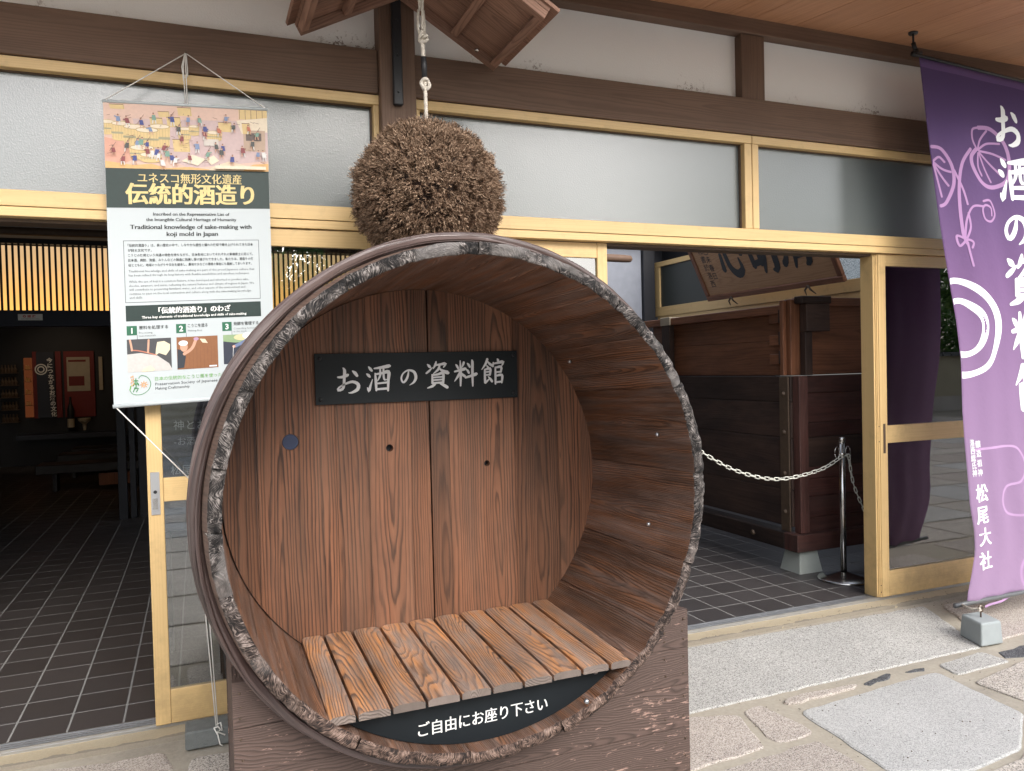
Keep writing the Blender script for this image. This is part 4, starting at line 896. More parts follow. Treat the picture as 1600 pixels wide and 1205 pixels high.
# back panel planks
pe = [.045, .185, .458, .575, .735, .809, .885, 1.152, 1.341, 1.44, 1.53]; cyb, rb = 1.004, .7165
holes = {1: (.305*2.85/2.9, 1.42-(1.42-1.173)*2.85/2.9, .0285), 3: (.665*2.85/2.9, 1.42-(1.42-1.130)*2.85/2.9, .0135), 6: (1.053*2.85/2.9, 1.42-(1.42-1.046)*2.85/2.9, .0115)}
for i, (x0, x1) in enumerate(zip(pe[:-1], pe[1:])):
    gl = .003 if i == 5 else .0007; x0 += gl; x1 -= .003 if i == 4 else .0007
    xs = np.linspace(max(x0, .781-rb+.002), min(x1, .781+rb-.002), 14)
    top = [(x, cyb+math.sqrt(max(rb**2-(x-.781)**2, 0))) for x in xs]; bot = [(x, cyb-math.sqrt(max(rb**2-(x-.781)**2, 0))) for x in xs[::-1]]
    hl = []
    if i in holes:
        hx, hz, hr = holes[i]; hl = [[(hx+hr*math.cos(q), hz+hr*math.sin(q)) for q in np.linspace(0, 2*math.pi, 25)[:-1]]]
    mb = MB().poly(top+bot, YB+random.uniform(0, .002), YB+.035, holes=hl)
    pk = add('back_plank', mb.mesh('back_plank', M['panelw']), barrel)
    if i == 1:
        mb = MB(); mb.tube([(hx, YB+.012, hz), (hx, YB+.003, hz)], [hr-.0008, hr-.0015], 24); add('plug_hole_disc', mb.mesh('plug_hole_disc', plain('blue_plug', (.018, .03, .075), .55)), pk)
    elif i in holes:
        mb = MB(); mb.tube([(hx, YB+.034, hz), (hx, YB+.028, hz)], hr-.0002, 20); add('plug_hole_disc', mb.mesh('plug_hole_disc', M['black']), pk)  # black disc paints the dark inside of an empty hole, no plug there
add('panel_backing', MB().poly([(.781+.722*math.cos(q), cyb+.722*math.sin(q)) for q in np.linspace(0, 2*math.pi, 61)[:-1]], YB+.036, YB+.05).mesh('panel_backing', M['black']), barrel)  # unseen black disc, added to stop light specks at the panel's edge gaps
# seat planks
px = [.303, .3825, .4806, .5819, .6842, .7814, .8819, .9798, 1.080, 1.1766, 1.254]
zs = .478
for i, (x0, x1) in enumerate(zip(px[:-1], px[1:])):
    g = .0042; xa, xb = x0+g, x1-g; n = 9; mb = MB(); ny = 10; y0, y1 = 2.158+random.uniform(-.003, .003), 2.848
    top = []
    for j in range(n):
        s_ = 2*j/(n-1)-1; top.append(((xa+xb)/2+s_*(xb-xa)/2, -.005*abs(s_)**7-.0012*s_*s_))
    th = .027; dz = .0135*(x0-.29)/.93
    prof = top+[(xb, -th), (xa, -th)]
    tw = random.uniform(-.002, .002); N = len(prof); xc = (xa+xb)/2
    for k in range(ny+1):
        y = y0+(y1-y0)*k/ny; sag = dz+.0*(y-2.1)/.75; sh = (.010+.022*(x0-.29)/.96)*(y-2.15)/.7
        fr = .004*(k == 0)
        for (x, z) in prof: mb.v.append((x+sh, y, zs+sag+z+tw*k/ny-(fr if z > -.02 else 0)))
        
    for k in range(ny):
        for j in range(N):
            j2 = (j+1) % N; f = (k*N+j, k*N+j2, (k+1)*N+j2, (k+1)*N+j)
            v0, v1 = (y0+(y1-y0)*k/ny)-2.5, (y0+(y1-y0)*(k+1)/ny)-2.5
            mb.face(f, [(prof[j][0]-xc, v0), (prof[j2][0]-xc, v0), (prof[j2][0]-xc, v1), (prof[j][0]-xc, v1)])
    mb.face(tuple(range(N))[::-1], [(prof[j][0]-xc, prof[j][1]+.02) for j in range(N)][::-1], 1)
    mb.face(tuple(ny*N+j for j in range(N)), [(0, 0)]*N, 1)
    add('seat_plank', mb.mesh('seat_plank', [M['seatw'], M['plankend']]), barrel)
box('seat_bearer', (.36, 1.20, 2.30, 2.36, zs-.09, zs-.030), M['staveo'], barrel, al='x'); box('seat_bearer', (.36, 1.20, 2.75, 2.80, zs-.08, zs-.030), M['staveo'], barrel, al='x')
# sign under the seat (a circle segment)
zt = zs-.030; cc = cz(2.22); r_s = .7245; hw = math.sqrt(r_s**2-(zt-cc)**2)
q0 = math.asin((zt-cc)/r_s)
arc = [(CX+.002+r_s*math.cos(q), cc+r_s*math.sin(q)) for q in np.linspace(-math.pi-q0, q0, 40)]
us = thing('under_seat_sign', 'black crescent-shaped sign with white writing under the barrel bench', 'sign', (CX, 2.22, .35))
add('sign_board', MB().poly(arc, 2.214, 2.219).mesh('sign_board', M['signblack']), us)
text('lettering', 'ご自由にお座り下さい', (.776, 2.2135, .352), (1, 0, .012), (0, 0, 1), .046, M['white'], us, fit=.415, wide=.03, bold=.0, res=4)
for x_ in (.455, 1.155):
    mb = MB(); mb.tube([(x_, 2.2135, zt-.007), (x_, 2.209, zt-.007)], [.0085, .006], 14); add('screw', mb.mesh('screw', M['alu'], True), us)
for (p_, q_) in (((1.085, 2.147, .385), (1.085, 2.138, .385)), ((1.340, 2.72, 1.44), (1.332, 2.72, 1.436)), ((1.46, 2.30, 1.18), (1.452, 2.30, 1.178)), ((1.455, 2.36, .86), (1.447, 2.36, .862))):
    mb = MB(); mb.tube([p_, q_], [.0085, .006], 12); add('screw', mb.mesh('screw', M['alu'], True), barrel)
# plaque on the back panel
pq = thing('name_plaque', 'black rectangular plaque with silver brush writing on the barrel back', 'sign', (.78, 2.84, 1.4))
box('plate', (.389, 1.166, 2.838, 2.844, 1.304, 1.487), M['signblack'], pq, bevel=.001)
mb = MB()
for i, ch in enumerate('お酒の資料館'):
    xc = .506+.1115*i; zc = 1.392+.003*i; wd, hh = (.092, .10) if ch not in 'の' else (.075, .082)
    if ch == 'の': wd, hh = .074, .075
    if ch == 'お': wd, hh = .098, .098; zc -= .004
    strokes_mesh(mb, [[(a, b, c*1.25) for a, b, c in st] for st in BR[ch]], lambda a, b, d: (xc+(a/100-.5)*wd, 2.8375-d, zc-(b/100-.5)*hh))
add('lettering', mb.mesh('lettering', M['silver']), pq)
for x_ in (.407, 1.149):
    for z_ in (1.322, 1.470):
        mb = MB(); mb.tube([(x_, 2.838, z_), (x_, 2.8345, z_)], [.0075, .005], 12); add('bolt', mb.mesh('bolt', M['iron'], True), pq)
# base
bs = thing('barrel_base', 'low dark wooden plank stand with flaking paint cradling the barrel', 'stand', (CX, 2.5, ZP))
def saddle(x, r=.781, c=1.02): 
    d = r*r-(x-CX)**2; return c-math.sqrt(d) if d > 0 else 9
for zz0, zz1 in ((.432, .562), (.302, .430), (.152, .300), (ZP+.001, .150)):
    for y0, y1 in ((2.30, 2.325), (2.90, 2.925)):
        xs = list(np.linspace(.064, 1.566, 61)); seg = []; cur = []
        for x in xs:
            t_ = min(zz1, saddle(x))
            if t_ > zz0+.002: cur.append((x, t_))
            elif cur: seg.append(cur); cur = []
        if cur: seg.append(cur)
        for c_ in seg:
            if len(c_) < 2: continue
            poly = [(p_[0], p_[1]) for p_ in c_]+[(c_[-1][0], zz0), (c_[0][0], zz0)]
            o = add('base_board', MB().poly(poly, y0+random.uniform(0, .002), y1, al='x').mesh('base_board', M['base']), bs)
for x0, x1 in ((.066, .09), (1.54, 1.564)):
    for z0, z1 in ((ZP+.001, .27), (.273, .56)): box('side_board', (x0, x1, 2.326, 2.899, z0, z1), M['base'], bs, al='y')
nl = MB()
for z_ in (.53, .49, .46, .40, .34, .26, .19, .11, .05):
    for x_ in (.085, 1.47, 1.545): nl.tube([(x_+random.uniform(-.01, .01), 2.3012, z_), (x_, 2.2985, z_)], .0035, 6)
tag(add('nail', nl.mesh('nail', M['rust']), bs), kind='stuff')
tag(box('support_post', (.070, .112, 3.0, 3.05, ZP, .74), M['beam'], bevel=.003), 'short dark wooden post standing behind the left end of the barrel stand', 'post')

# ================================================================== HOOD, ROPE, CEDAR BALL
hood = thing('gabled_hood', 'small wooden gabled roof hood above the cedar ball', 'roof hood', (.88, 3.1, 2.8))
def hoodside(sgn, ex, ez, ax, az, y0, y1):
    A = Vector((ax, 0, az)); E_ = Vector((ex, 0, ez)); d = (E_-A); L = d.length; d.normalize(); nrm = Vector((-d.z, 0, d.x)); nrm = nrm if nrm.z > 0 else -nrm
    T = Matrix(((d.x, 0, nrm.x, A.x), (0, 1, 0, 0), (d.z, 0, nrm.z, A.z), (0, 0, 0, 1)))
    # boards running along the slope direction (inner faces)
    n = 5; ed = np.linspace(y0+.0, y1, n+1)
    for q0, q1 in zip(ed[:-1], ed[1:]): box('roof_board', (0.0, L, q0+.001, q1-.001, .036, .052), M['hood'], hood, al='x', T=T)
    box('verge', (.0, L, y1-.035, y1-.001, 0, .035), M['hood'], hood, al='x', T=T, bevel=.002)
    box('verge', (.0, L, y0+.001, y0+.035, 0, .035), M['hood'], hood, al='x', T=T, bevel=.002)
    box('eave_batten', (L-.035, L, y0+.036, y1-.036, .001, .035), M['hood'], hood, al='y', T=T, bevel=.002)
    box('middle_batten', (L*.50, L*.50+.035, y0+.036, y1-.036, .004, .035), M['hood'], hood, al='y', T=T, bevel=.002)
    box('roof_cap', (-.0, L+.035, y0-.01, y1-.01, .053, .068), M['hood'], hood, al='x', T=T)
hoodside(1, 1.302, 2.778, .872, 3.037, 2.80, 3.372); hoodside(-1, .447, 2.823, .870, 3.037, 2.80, 3.372)
box('ridge_beam', (.845, .897, 2.82, 3.37, 3.062, 3.10), M['hood'], hood, al='y')
mb = MB(); mb.tube([(1.20, 3.30, 2.838), (1.20, 3.30, 2.828)], [.012, .008], 10); add('bolt', mb.mesh('bolt', M['steel'], True), hood)
BX, BY, BZ, BR_ = .889, 3.06, 2.115, .300
rp_ = thing('hanging_rope', 'pale twisted rope with knots and black tape holding up the cedar ball', 'rope', (.872, BY, 2.9))
def twist(mb, p0, p1, r, n=40, turns=10, strands=3, m=0):
    p0, p1 = Vector(p0), Vector(p1); d = (p1-p0); L = d.length; t_ = d.normalized(); a_ = t_.cross(Vector((0, 1, 0))).normalized(); b_ = t_.cross(a_)
    for k in range(strands):
        pts = [p0+d*(i/n)+(a_*math.cos(2*math.pi*(turns*i/n+k/strands))+b_*math.sin(2*math.pi*(turns*i/n+k/strands)))*r*.5 for i in range(n+1)]
        mb.tube(pts, r*.56, 6, m)
mb = MB(); twist(mb, (.868, BY, 3.12), (.876, BY, 2.86), .0085, 60, 11); twist(mb, (.888, BY-.012, 3.1), (.880, BY-.01, 2.78), .006, 60, 12)
add('upper_rope', mb.mesh('upper_rope', M['rope'], True), rp_)
mb = MB()
for dx in (-.010, .010): mb.tube([(.878+dx, BY, 2.86), (.878+dx*1.4, BY, 2.80), (.880+dx*.6, BY, 2.745)], .0055, 6)
for k, (zc, rr) in enumerate(((2.745, .017), (2.76, .013))):
    mb.tube([(.883+rr*math.cos(q), BY-.008+.012*math.sin(q*2), zc+rr*.8*math.sin(q)) for q in np.linspace(0, 6.0, 14)], .0065, 6)
twist(mb, (.881, BY, 2.745), (.884, BY, 2.66), .009, 20, 4)
add('rope_knot', mb.mesh('rope_knot', M['rope'], True), rp_)
mb = MB(); mb.tube([(.884, BY, 2.675), (.885, BY, 2.64), (.886, BY, 2.59)], [.0115, .0125, .011], 10); add('tape_wrap', mb.mesh('tape_wrap', M['tape'], True), rp_)
mb = MB(); mb.tube([(.887+.017*math.cos(q), BY-.006+.006*math.sin(3*q), 2.565+.02*math.sin(q)) for q in np.linspace(0, 6.2, 18)], .0075, 6); twist(mb, (.887, BY, 2.585), (.889, BY, 2.40), .0085, 30, 7)
add('lower_rope', mb.mesh('lower_rope', M['rope'], True), rp_)
lw = MB().tube([(.879+.011*math.cos(q), BY+.004, 2.83+.045*math.sin(q)) for q in np.linspace(0, 6.28, 18)], .0022, 6); add('shackle', lw.mesh('shackle', M['steel'], True), rp_)
# ball
ball = thing('cedar_ball', 'large round brown ball of dried cedar twigs hanging above the barrel', 'cedar ball', (BX, BY, BZ))
def twigm():
    t = NT('dried_cedar'); r = t.n('NewGeometry').outputs['Random Per Island']; P = t.n('NewGeometry').outputs['Position']
    n = t.noise(P, 9., 3); c = t.ramp(t.m('ADD', t.m('MULTIPLY', r, .75), t.m('MULTIPLY', t.m('SUBTRACT', n, .4), .5)), [(0., (.075, .044, .028)), (.4, (.22, .14, .092)), (.75, (.38, .265, .18)), (1., (.58, .43, .31))])
    return t.fin(c, .75, .25)
M['twig'] = twigm()
co = bmesh.new(); bmesh.ops.create_icosphere(co, subdivisions=4, radius=BR_-.045)
for v in co.verts: v.co = v.co+Vector((BX, BY, BZ))
me = bpy.data.meshes.new('core'); co.to_mesh(me); me.materials.append(plain('twig_core', (.035, .02, .015), .9)); add('core', me, ball)
rng = np.random.default_rng(3); NS = 30000
V = []; F = []
d = rng.normal(size=(NS, 3)); d /= np.linalg.norm(d, axis=1)[:, None]
for i in range(NS):
    D = d[i]; rr = BR_*(1+.04*mnoise.noise(tuple(D*2.6))+.085*mnoise.noise(tuple(D*13))+.05*mnoise.noise(tuple(D*27))); 
    tl = D+rng.normal(size=3)*.2+np.array([0, 0, -.12])+.95*np.array(mnoise.noise_vector(tuple(D*8))); tl /= np.linalg.norm(tl)
    L = rng.uniform(.03, .055); base = D*(rr-L)+np.array([BX, BY, BZ])
    a_ = np.cross(tl, [.3, .5, .8]); a_ /= np.linalg.norm(a_); b_ = np.cross(tl, a_)
    tip = base+tl*L*rng.uniform(.9, 1.15)
    ww = .0014
    n = len(V); V += [base-a_*ww, base+a_*ww, tip]; F.append((n, n+1, n+2))
    for k in range(4):           # short leaflets along the outer half of the twig
        s_ = .45+.14*k; q = rng.uniform(0, 6.28); o_ = a_*math.cos(q)+b_*math.sin(q)
        p0 = base+tl*L*s_; l2 = L*rng.uniform(.22, .36); p1 = p0+(tl*.75+o_*.65)*l2
        sd_ = np.cross(tl, o_)*.0017; V_ = [p0-sd_, p0+sd_, p1]
        F.append((n, n+1, len(V))) if False else None
        m_ = len(V); V += V_; F.append((m_, m_+1, m_+2))
me = bpy.data.meshes.new('sprigs'); me.from_pydata([tuple(v) for v in V], [], F); me.materials.append(M['twig']); tag(add('sprigs', me, ball), kind='stuff')

# ================================================================== POSTER
po = thing('hanging_poster', 'tall hanging poster about traditional sake making with green title band and brewery picture', 'poster', (0, 3.4, 2.5))
PYL = 3.400
def PP(u, v, d=0.): return (-.302+u*1.01, PYL-.001-d+.010*math.sin(v*2.2)*0, 2.489+.045*u-v*1.074)
def prect(name, u0, u1, v0, v1, mat, d=.0006, par=po):
    mb = MB(); mb.quad(PP(u0, v1, d), PP(u1, v1, d), PP(u1, v0, d), PP(u0, v0, d)); return add(name, mb.mesh(name, mat), par)
sheet = MB()
for a_, b_, c_, dd in ((0, .6, 1.1, 0),): 
    q = [PP(0, c_), PP(.6, c_), PP(.6, 0), PP(0, 0)]; sheet.v = [tuple(p) for p in q]+[(p[0], p[1]+.0015, p[2]) for p in q]
    sheet.face((0, 1, 2, 3), [(0, 0)]*4); sheet.face((7, 6, 5, 4), [(0, 0)]*4)
    for i in range(4): sheet.face((i, i+4, (i+1) % 4+4, (i+1) % 4), [(0, 0)]*4)
add('sheet', sheet.mesh('sheet', M['paper']), po)
mb = MB(); mb.tube([PP(-.003, .002, .0), PP(.603, .002, .0)], .006, 10); add('top_bar', mb.mesh('top_bar', M['paper'], True), po)
mb = MB(); mb.tube([PP(-.003, 1.1, .0), PP(.603, 1.1, .0)], .008, 10); add('bottom_bar', mb.mesh('bottom_bar', M['paper'], True), po)
EX, EZ = (1.01, 0, .045), (0, 0, 1)
tb_ = prect('title_band', 0.0005, .5995, .241, .383, M['green'])
def pt(s, u, v, size, mat, fit=None, d=.0012, par=po, **k): 
    p = PP(u, v, d); text('lettering', s, (p[0], p[1], p[2]-size*.36), (1, 0, .045), EZ, size, mat, par, fit=fit, **k)
pt('ユネスコ無形文化遺産', .302, .274, .043, M['gold'], .385, par=tb_, wide=.03, bold=.0)
pt('伝統的酒造り', .303, .333, .088, M['gold'], .475, par=tb_, wide=.05, bold=.012, res=4)
pt('Inscribed on the Representative List of', .302, .405, .0175, M['ink'], .283, wide=.05)
pt('the Intangible Cultural Heritage of Humanity', .302, .425, .0175, M['ink'], .335, wide=.05)
pt('Traditional knowledge of sake-making with', .302, .452, .024, M['ink'], .450, wide=.07)
pt('koji mold in Japan', .302, .478, .024, M['ink'], .190, wide=.07)
fr_ = MB()
for (u0, u1, v0, v1) in ((.053, .552, .502, .5035), (.053, .552, .726, .7275), (.053, .0545, .5035, .726), (.5505, .552, .5035, .726)):
    fr_.quad(PP(u0, v1, .0006), PP(u1, v1, .0006), PP(u1, v0, .0006), PP(u0, v0, .0006))
add('text_frame', fr_.mesh('text_frame', M['ink']), po)
JP = [('「伝統的酒造り」は、長い歴史の中で、しなやかな感性と優れた技術で磨き上げられてきた日本', .520, .465), ('が誇る文化です。', .538, .085), ('こうじの使用という共通の特色を持ちながら、日本各地においてそれぞれの気候風土に応じて、', .556, .465), ('日本酒、焼酎、泡盛、みりんなどの製造に発展し受け継がれてきました。私たちは、酒造りの技', .574, .465), ('術とともに、地域のつながりや文化を継承し、農地や水などの環境の保全にも貢献してまいります。', .592, .458)]
for s_, v, f in JP: pt(s_, .068, v, .0125, M['ink'], f, align='LEFT', res=1, bold=.01)
EN = [('Traditional knowledge and skills of sake-making are part of the proud Japanese culture that', .613, .468), ('has been refined through its long history with flexible sensibilities and excellent techniques.', .628, .448),
      ('While the use of koji is a common feature, it has developed and inherited to produce sake,', .651, .445), ('shochu, awamori, and mirin, reflecting the natural features and climate of regions in Japan. We', .666, .465), ('will contribute to preserving farmland, water, and other aspects of the environment and', .680, .43), ('continue to pass on the local connection and culture along with the sake-making knowledge', .695, .452), ('and skills.', .709, .048)]
for s_, v, f in EN: pt(s_, .068, v, .0125, M['inkg'], f, align='LEFT', res=1)
gb = prect('heading_bar', .053, .552, .738, .795, M['green'])
pt('「伝統的酒造り」のわざ', .302, .760, .027, M['white'], .268, par=gb, wide=.05, bold=.01)
pt('Three key elements of traditional knowledge and skills of sake-making', .302, .782, .0135, M['white'], .39, par=gb, bold=.02, res=1)
for i, (u, tt, w1, sub) in enumerate(((.054, '原料を処理する', .105, ('Processing', 'raw-materials')), (.230, 'こうじを造る', .074, ('Making Koji', '')), (.401, '発酵を管理する', .098, ('Controlling fermentation', 'in the mash')))):
    nb = prect('number_box', u, u+.036, .812, .846, M['greenb'])
    mbq = MB(); mbq.quad(PP(u+.0355, .861, .0005), PP(u+.037, .861, .0005), PP(u+.037, .846, .0005), PP(u+.0355, .846, .0005)); add('pointer_line', mbq.mesh('pointer_line', M['ink']), nb)
    pt(str(i+1), u+.018, .829, .030, M['white'], par=nb, bold=.025)
    pt(tt, u+.043, .820, .0155, M['ink'], w1, align='LEFT', bold=.01, res=2)
    pt(sub[0], u+.043, .838, .010, M['inkg'], [.048, .052, .107][i], align='LEFT', res=1)
    if sub[1]: pt(sub[1], u+.043, .849, .010, M['inkg'], [.06, 0, .05][i], align='LEFT', res=1)
# small printed photographs
PC = {}
def pc(n, c):
    if n not in PC: PC[n] = plain('print_'+n, c, .5, var=.12, nsc=80)
    return PC[n]
def pshape(par, pts, mat, d):
    mb = MB(); n = len(pts); tri = tessellate_polygon([[Vector((p[0], p[1], 0)) for p in pts]]); mb.v = [PP(p[0], p[1], d) for p in pts]
    for t_ in tri: mb.face(t_, [(0, 0)]*3)
    return mb, mat
class Print:
    def __init__(s): s.L = []; s.mats = []; s.mb = MB(); s.k = 0
    def poly(s, pts, mat):
        if mat not in s.mats: s.mats.append(mat)
        n = len(s.mb.v); s.k += 1; d = .0008+.00002*s.k
        pts = [(min(max(p[0], .0004), .5996), p[1]) for p in pts]; s.mb.v += [PP(p[0], p[1], d) for p in pts]
        for t_ in tessellate_polygon([[Vector((p[0], p[1], 0)) for p in pts]]): s.mb.face([n+i for i in t_], [(0, 0)]*3, s.mats.index(mat))
    def rect(s, u0, u1, v0, v1, mat): s.poly([(u0, v0), (u1, v0), (u1, v1), (u0, v1)], mat)
    def ell(s, u, v, a_, b_, mat, n=14): s.poly([(u+a_*math.cos(q), v+b_*math.sin(q)) for q in np.linspace(0, 2*math.pi, n+1)[:-1]], mat)
    def line(s, pts, wd, mat):
        A, B = stroke_poly([(p[0]*1000, p[1]*1000, wd*1000) for p in pts]) if len(pts) > 1 else (0, 0)
        for i in range(len(A)-1): s.poly([A[i]/1000, A[i+1]/1000, B[i+1]/1000, B[i]/1000], mat)
    def done(s, name): return add(name, s.mb.mesh(name, s.mats), po)
p = Print(); U0, V0 = .053, .861
p.rect(.053, .210, .861, .981, pc('dark_grey', (.05, .05, .055)))
p.poly([(.053, .915), (.10, .912), (.16, .925), (.20, .955), (.210, .975), (.210, .981), (.053, .981)], pc('rice', (.48, .46, .44)))
p.poly([(.16, .875), (.185, .872), (.206, .885), (.205, .905), (.19, .925), (.165, .915), (.152, .925), (.155, .90)], pc('rice_heap', (.62, .55, .40)))
p.line([(.068, .900), (.10, .905), (.155, .922)], .004, pc('shovel', (.45, .16, .10)))
p.line([(.064, .863), (.068, .885), (.070, .902)], .007, pc('skin', (.52, .29, .20))); p.line([(.130, .865), (.128, .89), (.126, .912)], .007, pc('skin', 0))
p.poly([(.10, .981), (.115, .965), (.135, .960), (.15, .975), (.14, .981)], pc('rice_heap', 0)); p.done('photo_print')
p = Print(); p.rect(.230, .382, .861, .981, pc('board_brown', (.22, .085, .03)))
for k in range(9): p.rect(.262+.0135*k, .2626+.0135*k, .90, .981, pc('board_line', (.12, .045, .018)))
p.poly([(.232, .905), (.25, .91), (.262, .935), (.255, .975), (.23, .978)], pc('shirt', (.02, .025, .035)))
p.ell(.256, .898, .014, .018, pc('skin', 0)); p.ell(.254, .884, .017, .010, pc('cap', (.75, .75, .77)))
p.line([(.255, .925), (.285, .905), (.30, .875)], .011, pc('skin', 0)); p.ell(.302, .870, .010, .006, pc('bottle', (.40, .25, .38)))
p.poly([(.315, .870), (.335, .872), (.345, .888), (.325, .885)], pc('rice_heap', 0)); p.rect(.348, .376, .972, .977, pc('cap', 0)); p.done('photo_print')
p = Print(); p.rect(.403, .552, .861, .972, pc('navy', (.02, .025, .045)))
p.poly([(.403, .861), (.552, .861), (.552, .885), (.45, .892), (.403, .885)], pc('moss', (.22, .32, .17))); p.ell(.478, .872, .035, .012, pc('mash', (.55, .48, .28)))
p.line([(.50, .880), (.475, .893), (.448, .905)], .012, pc('sleeve', (.12, .16, .28))); p.ell(.443, .906, .006, .005, pc('skin', 0)); p.ell(.497, .867, .02, .012, pc('cap', 0))
p.line([(.441, .905), (.438, .955)], .0015, pc('cap', 0)); p.ell(.438, .958, .007, .008, pc('cap', 0)); p.done('photo_print')
# round emblem
p = Print(); G_ = M['lgreen']
p.line([(.058, 1.045), (.068, 1.060), (.095, 1.064), (.122, 1.050), (.132, 1.025), (.122, 1.003), (.10, .994), (.09, 1.004)], .0022, pc('deep_green', (.03, .20, .05)))
for q in range(8): p.line([(.108+.004*math.cos(q*math.pi/4), 1.028+.004*math.sin(q*math.pi/4)), (.108+.013*math.cos(q*math.pi/4), 1.028+.012*math.sin(q*math.pi/4))], .003, M['orange'])
for s_ in ([(.080, 1.004), (.080, 1.036)], [(.072, 1.012), (.088, 1.012)], [(.070, 1.024), (.090, 1.024)], [(.076, 1.018), (.070, 1.030)], [(.084, 1.018), (.090, 1.030)], [(.076, 1.036), (.070, 1.052)], [(.074, 1.040), (.088, 1.040), (.080, 1.052)]): p.line(s_, .0032, pc('deep_green', 0))
for k in range(4): p.ell(.064+.002*(k % 2), .998+.010*k, .0022, .0035, M['orange'], 8); p.ell(.070+.002*(k % 2), .996+.009*k, .0022, .0035, M['orange'], 8)
p.line([(.058, 1.045), (.062, 1.03)], .004, G_); p.done('emblem')
pt('日本の伝統的なこうじ菌を使った酒造り技術の保存会', .148, 1.010, .0165, M['lgreen'], .40, align='LEFT', res=2)
pt('Preservation Society of Japanese Koji-based Sake-', .148, 1.029, .0155, M['ink'], .355, align='LEFT', res=2)
pt('Making Craftmanship', .148, 1.045, .0155, M['ink'], .125, align='LEFT', res=2)
# illustration: a busy brewery yard in flat colours
rg = random.Random(11); p = Print()
bgc = pc('peach', (.60, .41, .33)); p.rect(.0005, .5995, .004, .2405, bgc)
lil = pc('lilac_floor', (.50, .37, .36)); tan = pc('tan', (.60, .44, .20)); tand = pc('tan_shade', (.40, .29, .13)); olv = pc('olive', (.30, .28, .17)); ora = pc('cloud_orange', (.60, .36, .14)); brn = pc('line_brown', (.16, .08, .06)); sal = pc('salmon', (.58, .30, .22)); crm = pc('cream', (.68, .58, .44))
p.poly([(.10, .06), (.60, .05), (.60, .20), (.30, .235), (.12, .16)], lil)
p.poly([(0.0005, .13), (.08, .145), (.12, .20), (.06, .225), (0.0005, .215)], sal)
p.poly([(0.0005, .215), (.05, .222), (.10, .228), (.16, .222), (.22, .236), (.30, .230), (.40, .2405), (.0005, .2405)], ora)
p.poly([(.50, .235), (.54, .215), (.5995, .21), (.5995, .2405), (.49, .2405)], ora); p.poly([(.39, .225), (.45, .205), (.52, .222), (.50, .2405), (.37, .2405)], pc('cloud_light', (.62, .50, .36)))
p.rect(.49, .5995, .008, .045, tan)
for k in range(5): p.rect(.492+.022*k, .494+.022*k, .008, .045, brn)
p.poly([(.48, .05), (.5995, .035), (.5995, .09), (.50, .10)], crm); p.rect(.505, .59, .085, .165, pc('stall', (.42, .30, .22))); p.rect(.515, .575, .095, .125, pc('stall_dark', (.10, .07, .06)))
for (u, v, wd, h) in ((.19, .03, .04, .02), (.16, .055, .045, .03), (.22, .05, .05, .035), (.41, .06, .05, .035), (.24, .13, .06, .045), (.02, .012, .05, .016), (.50, .06, .03, .04), (.26, .012, .05, .03)):
    p.poly([(u, v), (u+wd, v-.003), (u+wd+.004, v+h), (u+.004, v+h)], tan); p.rect(u, u+wd, v-.0015, v+.001, brn); p.rect(u+wd-.001, u+wd+.001, v, v+h, tand)
def tub(u, v, r, h):
    p.poly([(u-r, v), (u+r, v), (u+r*.9, v+h), (u-r*.9, v+h)], tan); p.ell(u, v+h, r*.9, r*.22, tan)
    for q in range(-3, 4): p.rect(u+q*r*.27-.0006, u+q*r*.27+.0006, v+.004, v+h, tand)
    p.rect(u-r*.96, u+r*.96, v+h*.55, v+h*.68, olv); p.ell(u, v, r, r*.26, tand); p.ell(u, v, r*.9, r*.19, crm)
for a_ in ((.01, .075, .03, .04), (.06, .08, .035, .055), (.105, .09, .04, .06), (.195, .085, .038, .07), (.15, .10, .042, .055), (.285, .09, .025, .035), (.32, .08, .02, .03), (.395, .10, .03, .025), (.13, .165, .045, .035), (.16, .19, .04, .02)): tub(*a_)
p.rect(.355, .41, .125, .15, pc('mat', (.55, .50, .45))); p.poly([(.27, .21), (.31, .185), (.36, .20), (.33, .225)], crm); p.poly([(.36, .20), (.39, .185), (.41, .205), (.38, .222)], crm)
cl = [pc('indigo', (.03, .045, .20)), pc('slate', (.16, .22, .36)), pc('maroon', (.20, .035, .04)), pc('teal', (.15, .28, .22)), pc('charcoal', (.05, .055, .05)), pc('white_cloth', (.62, .60, .58)), pc('rust_cloth', (.42, .12, .06))]
fg = [(.05, .055, 1), (.08, .06, 2), (.13, .065, 0), (.16, .09, 1), (.175, .045, 3), (.24, .048, 0), (.115, .14, 1), (.13, .135, 3), (.15, .145, 0), (.15, .17, 2), (.165, .175, 5), (.185, .17, 0), (.19, .185, 5), (.21, .155, 2), (.22, .175, 3), (.235, .19, 0), (.25, .20, 5), (.105, .195, 0), (.08, .15, 4), (.265, .085, 4), (.275, .12, 2), (.33, .145, 1), (.355, .10, 2), (.36, .08, 0), (.40, .145, 4), (.425, .15, 0), (.42, .165, 4), (.37, .175, 3), (.30, .19, 2), (.41, .085, 6), (.47, .07, 4), (.50, .155, 2), (.46, .19, 0), (.54, .13, 4), (.56, .17, 1), (.525, .075, 6), (.56, .095, 3), (.065, .20, 2), (.30, .05, 1), (.34, .05, 3), (.44, .04, 1), (.03, .17, 2), (.20, .21, 5), (.58, .17, 5)]
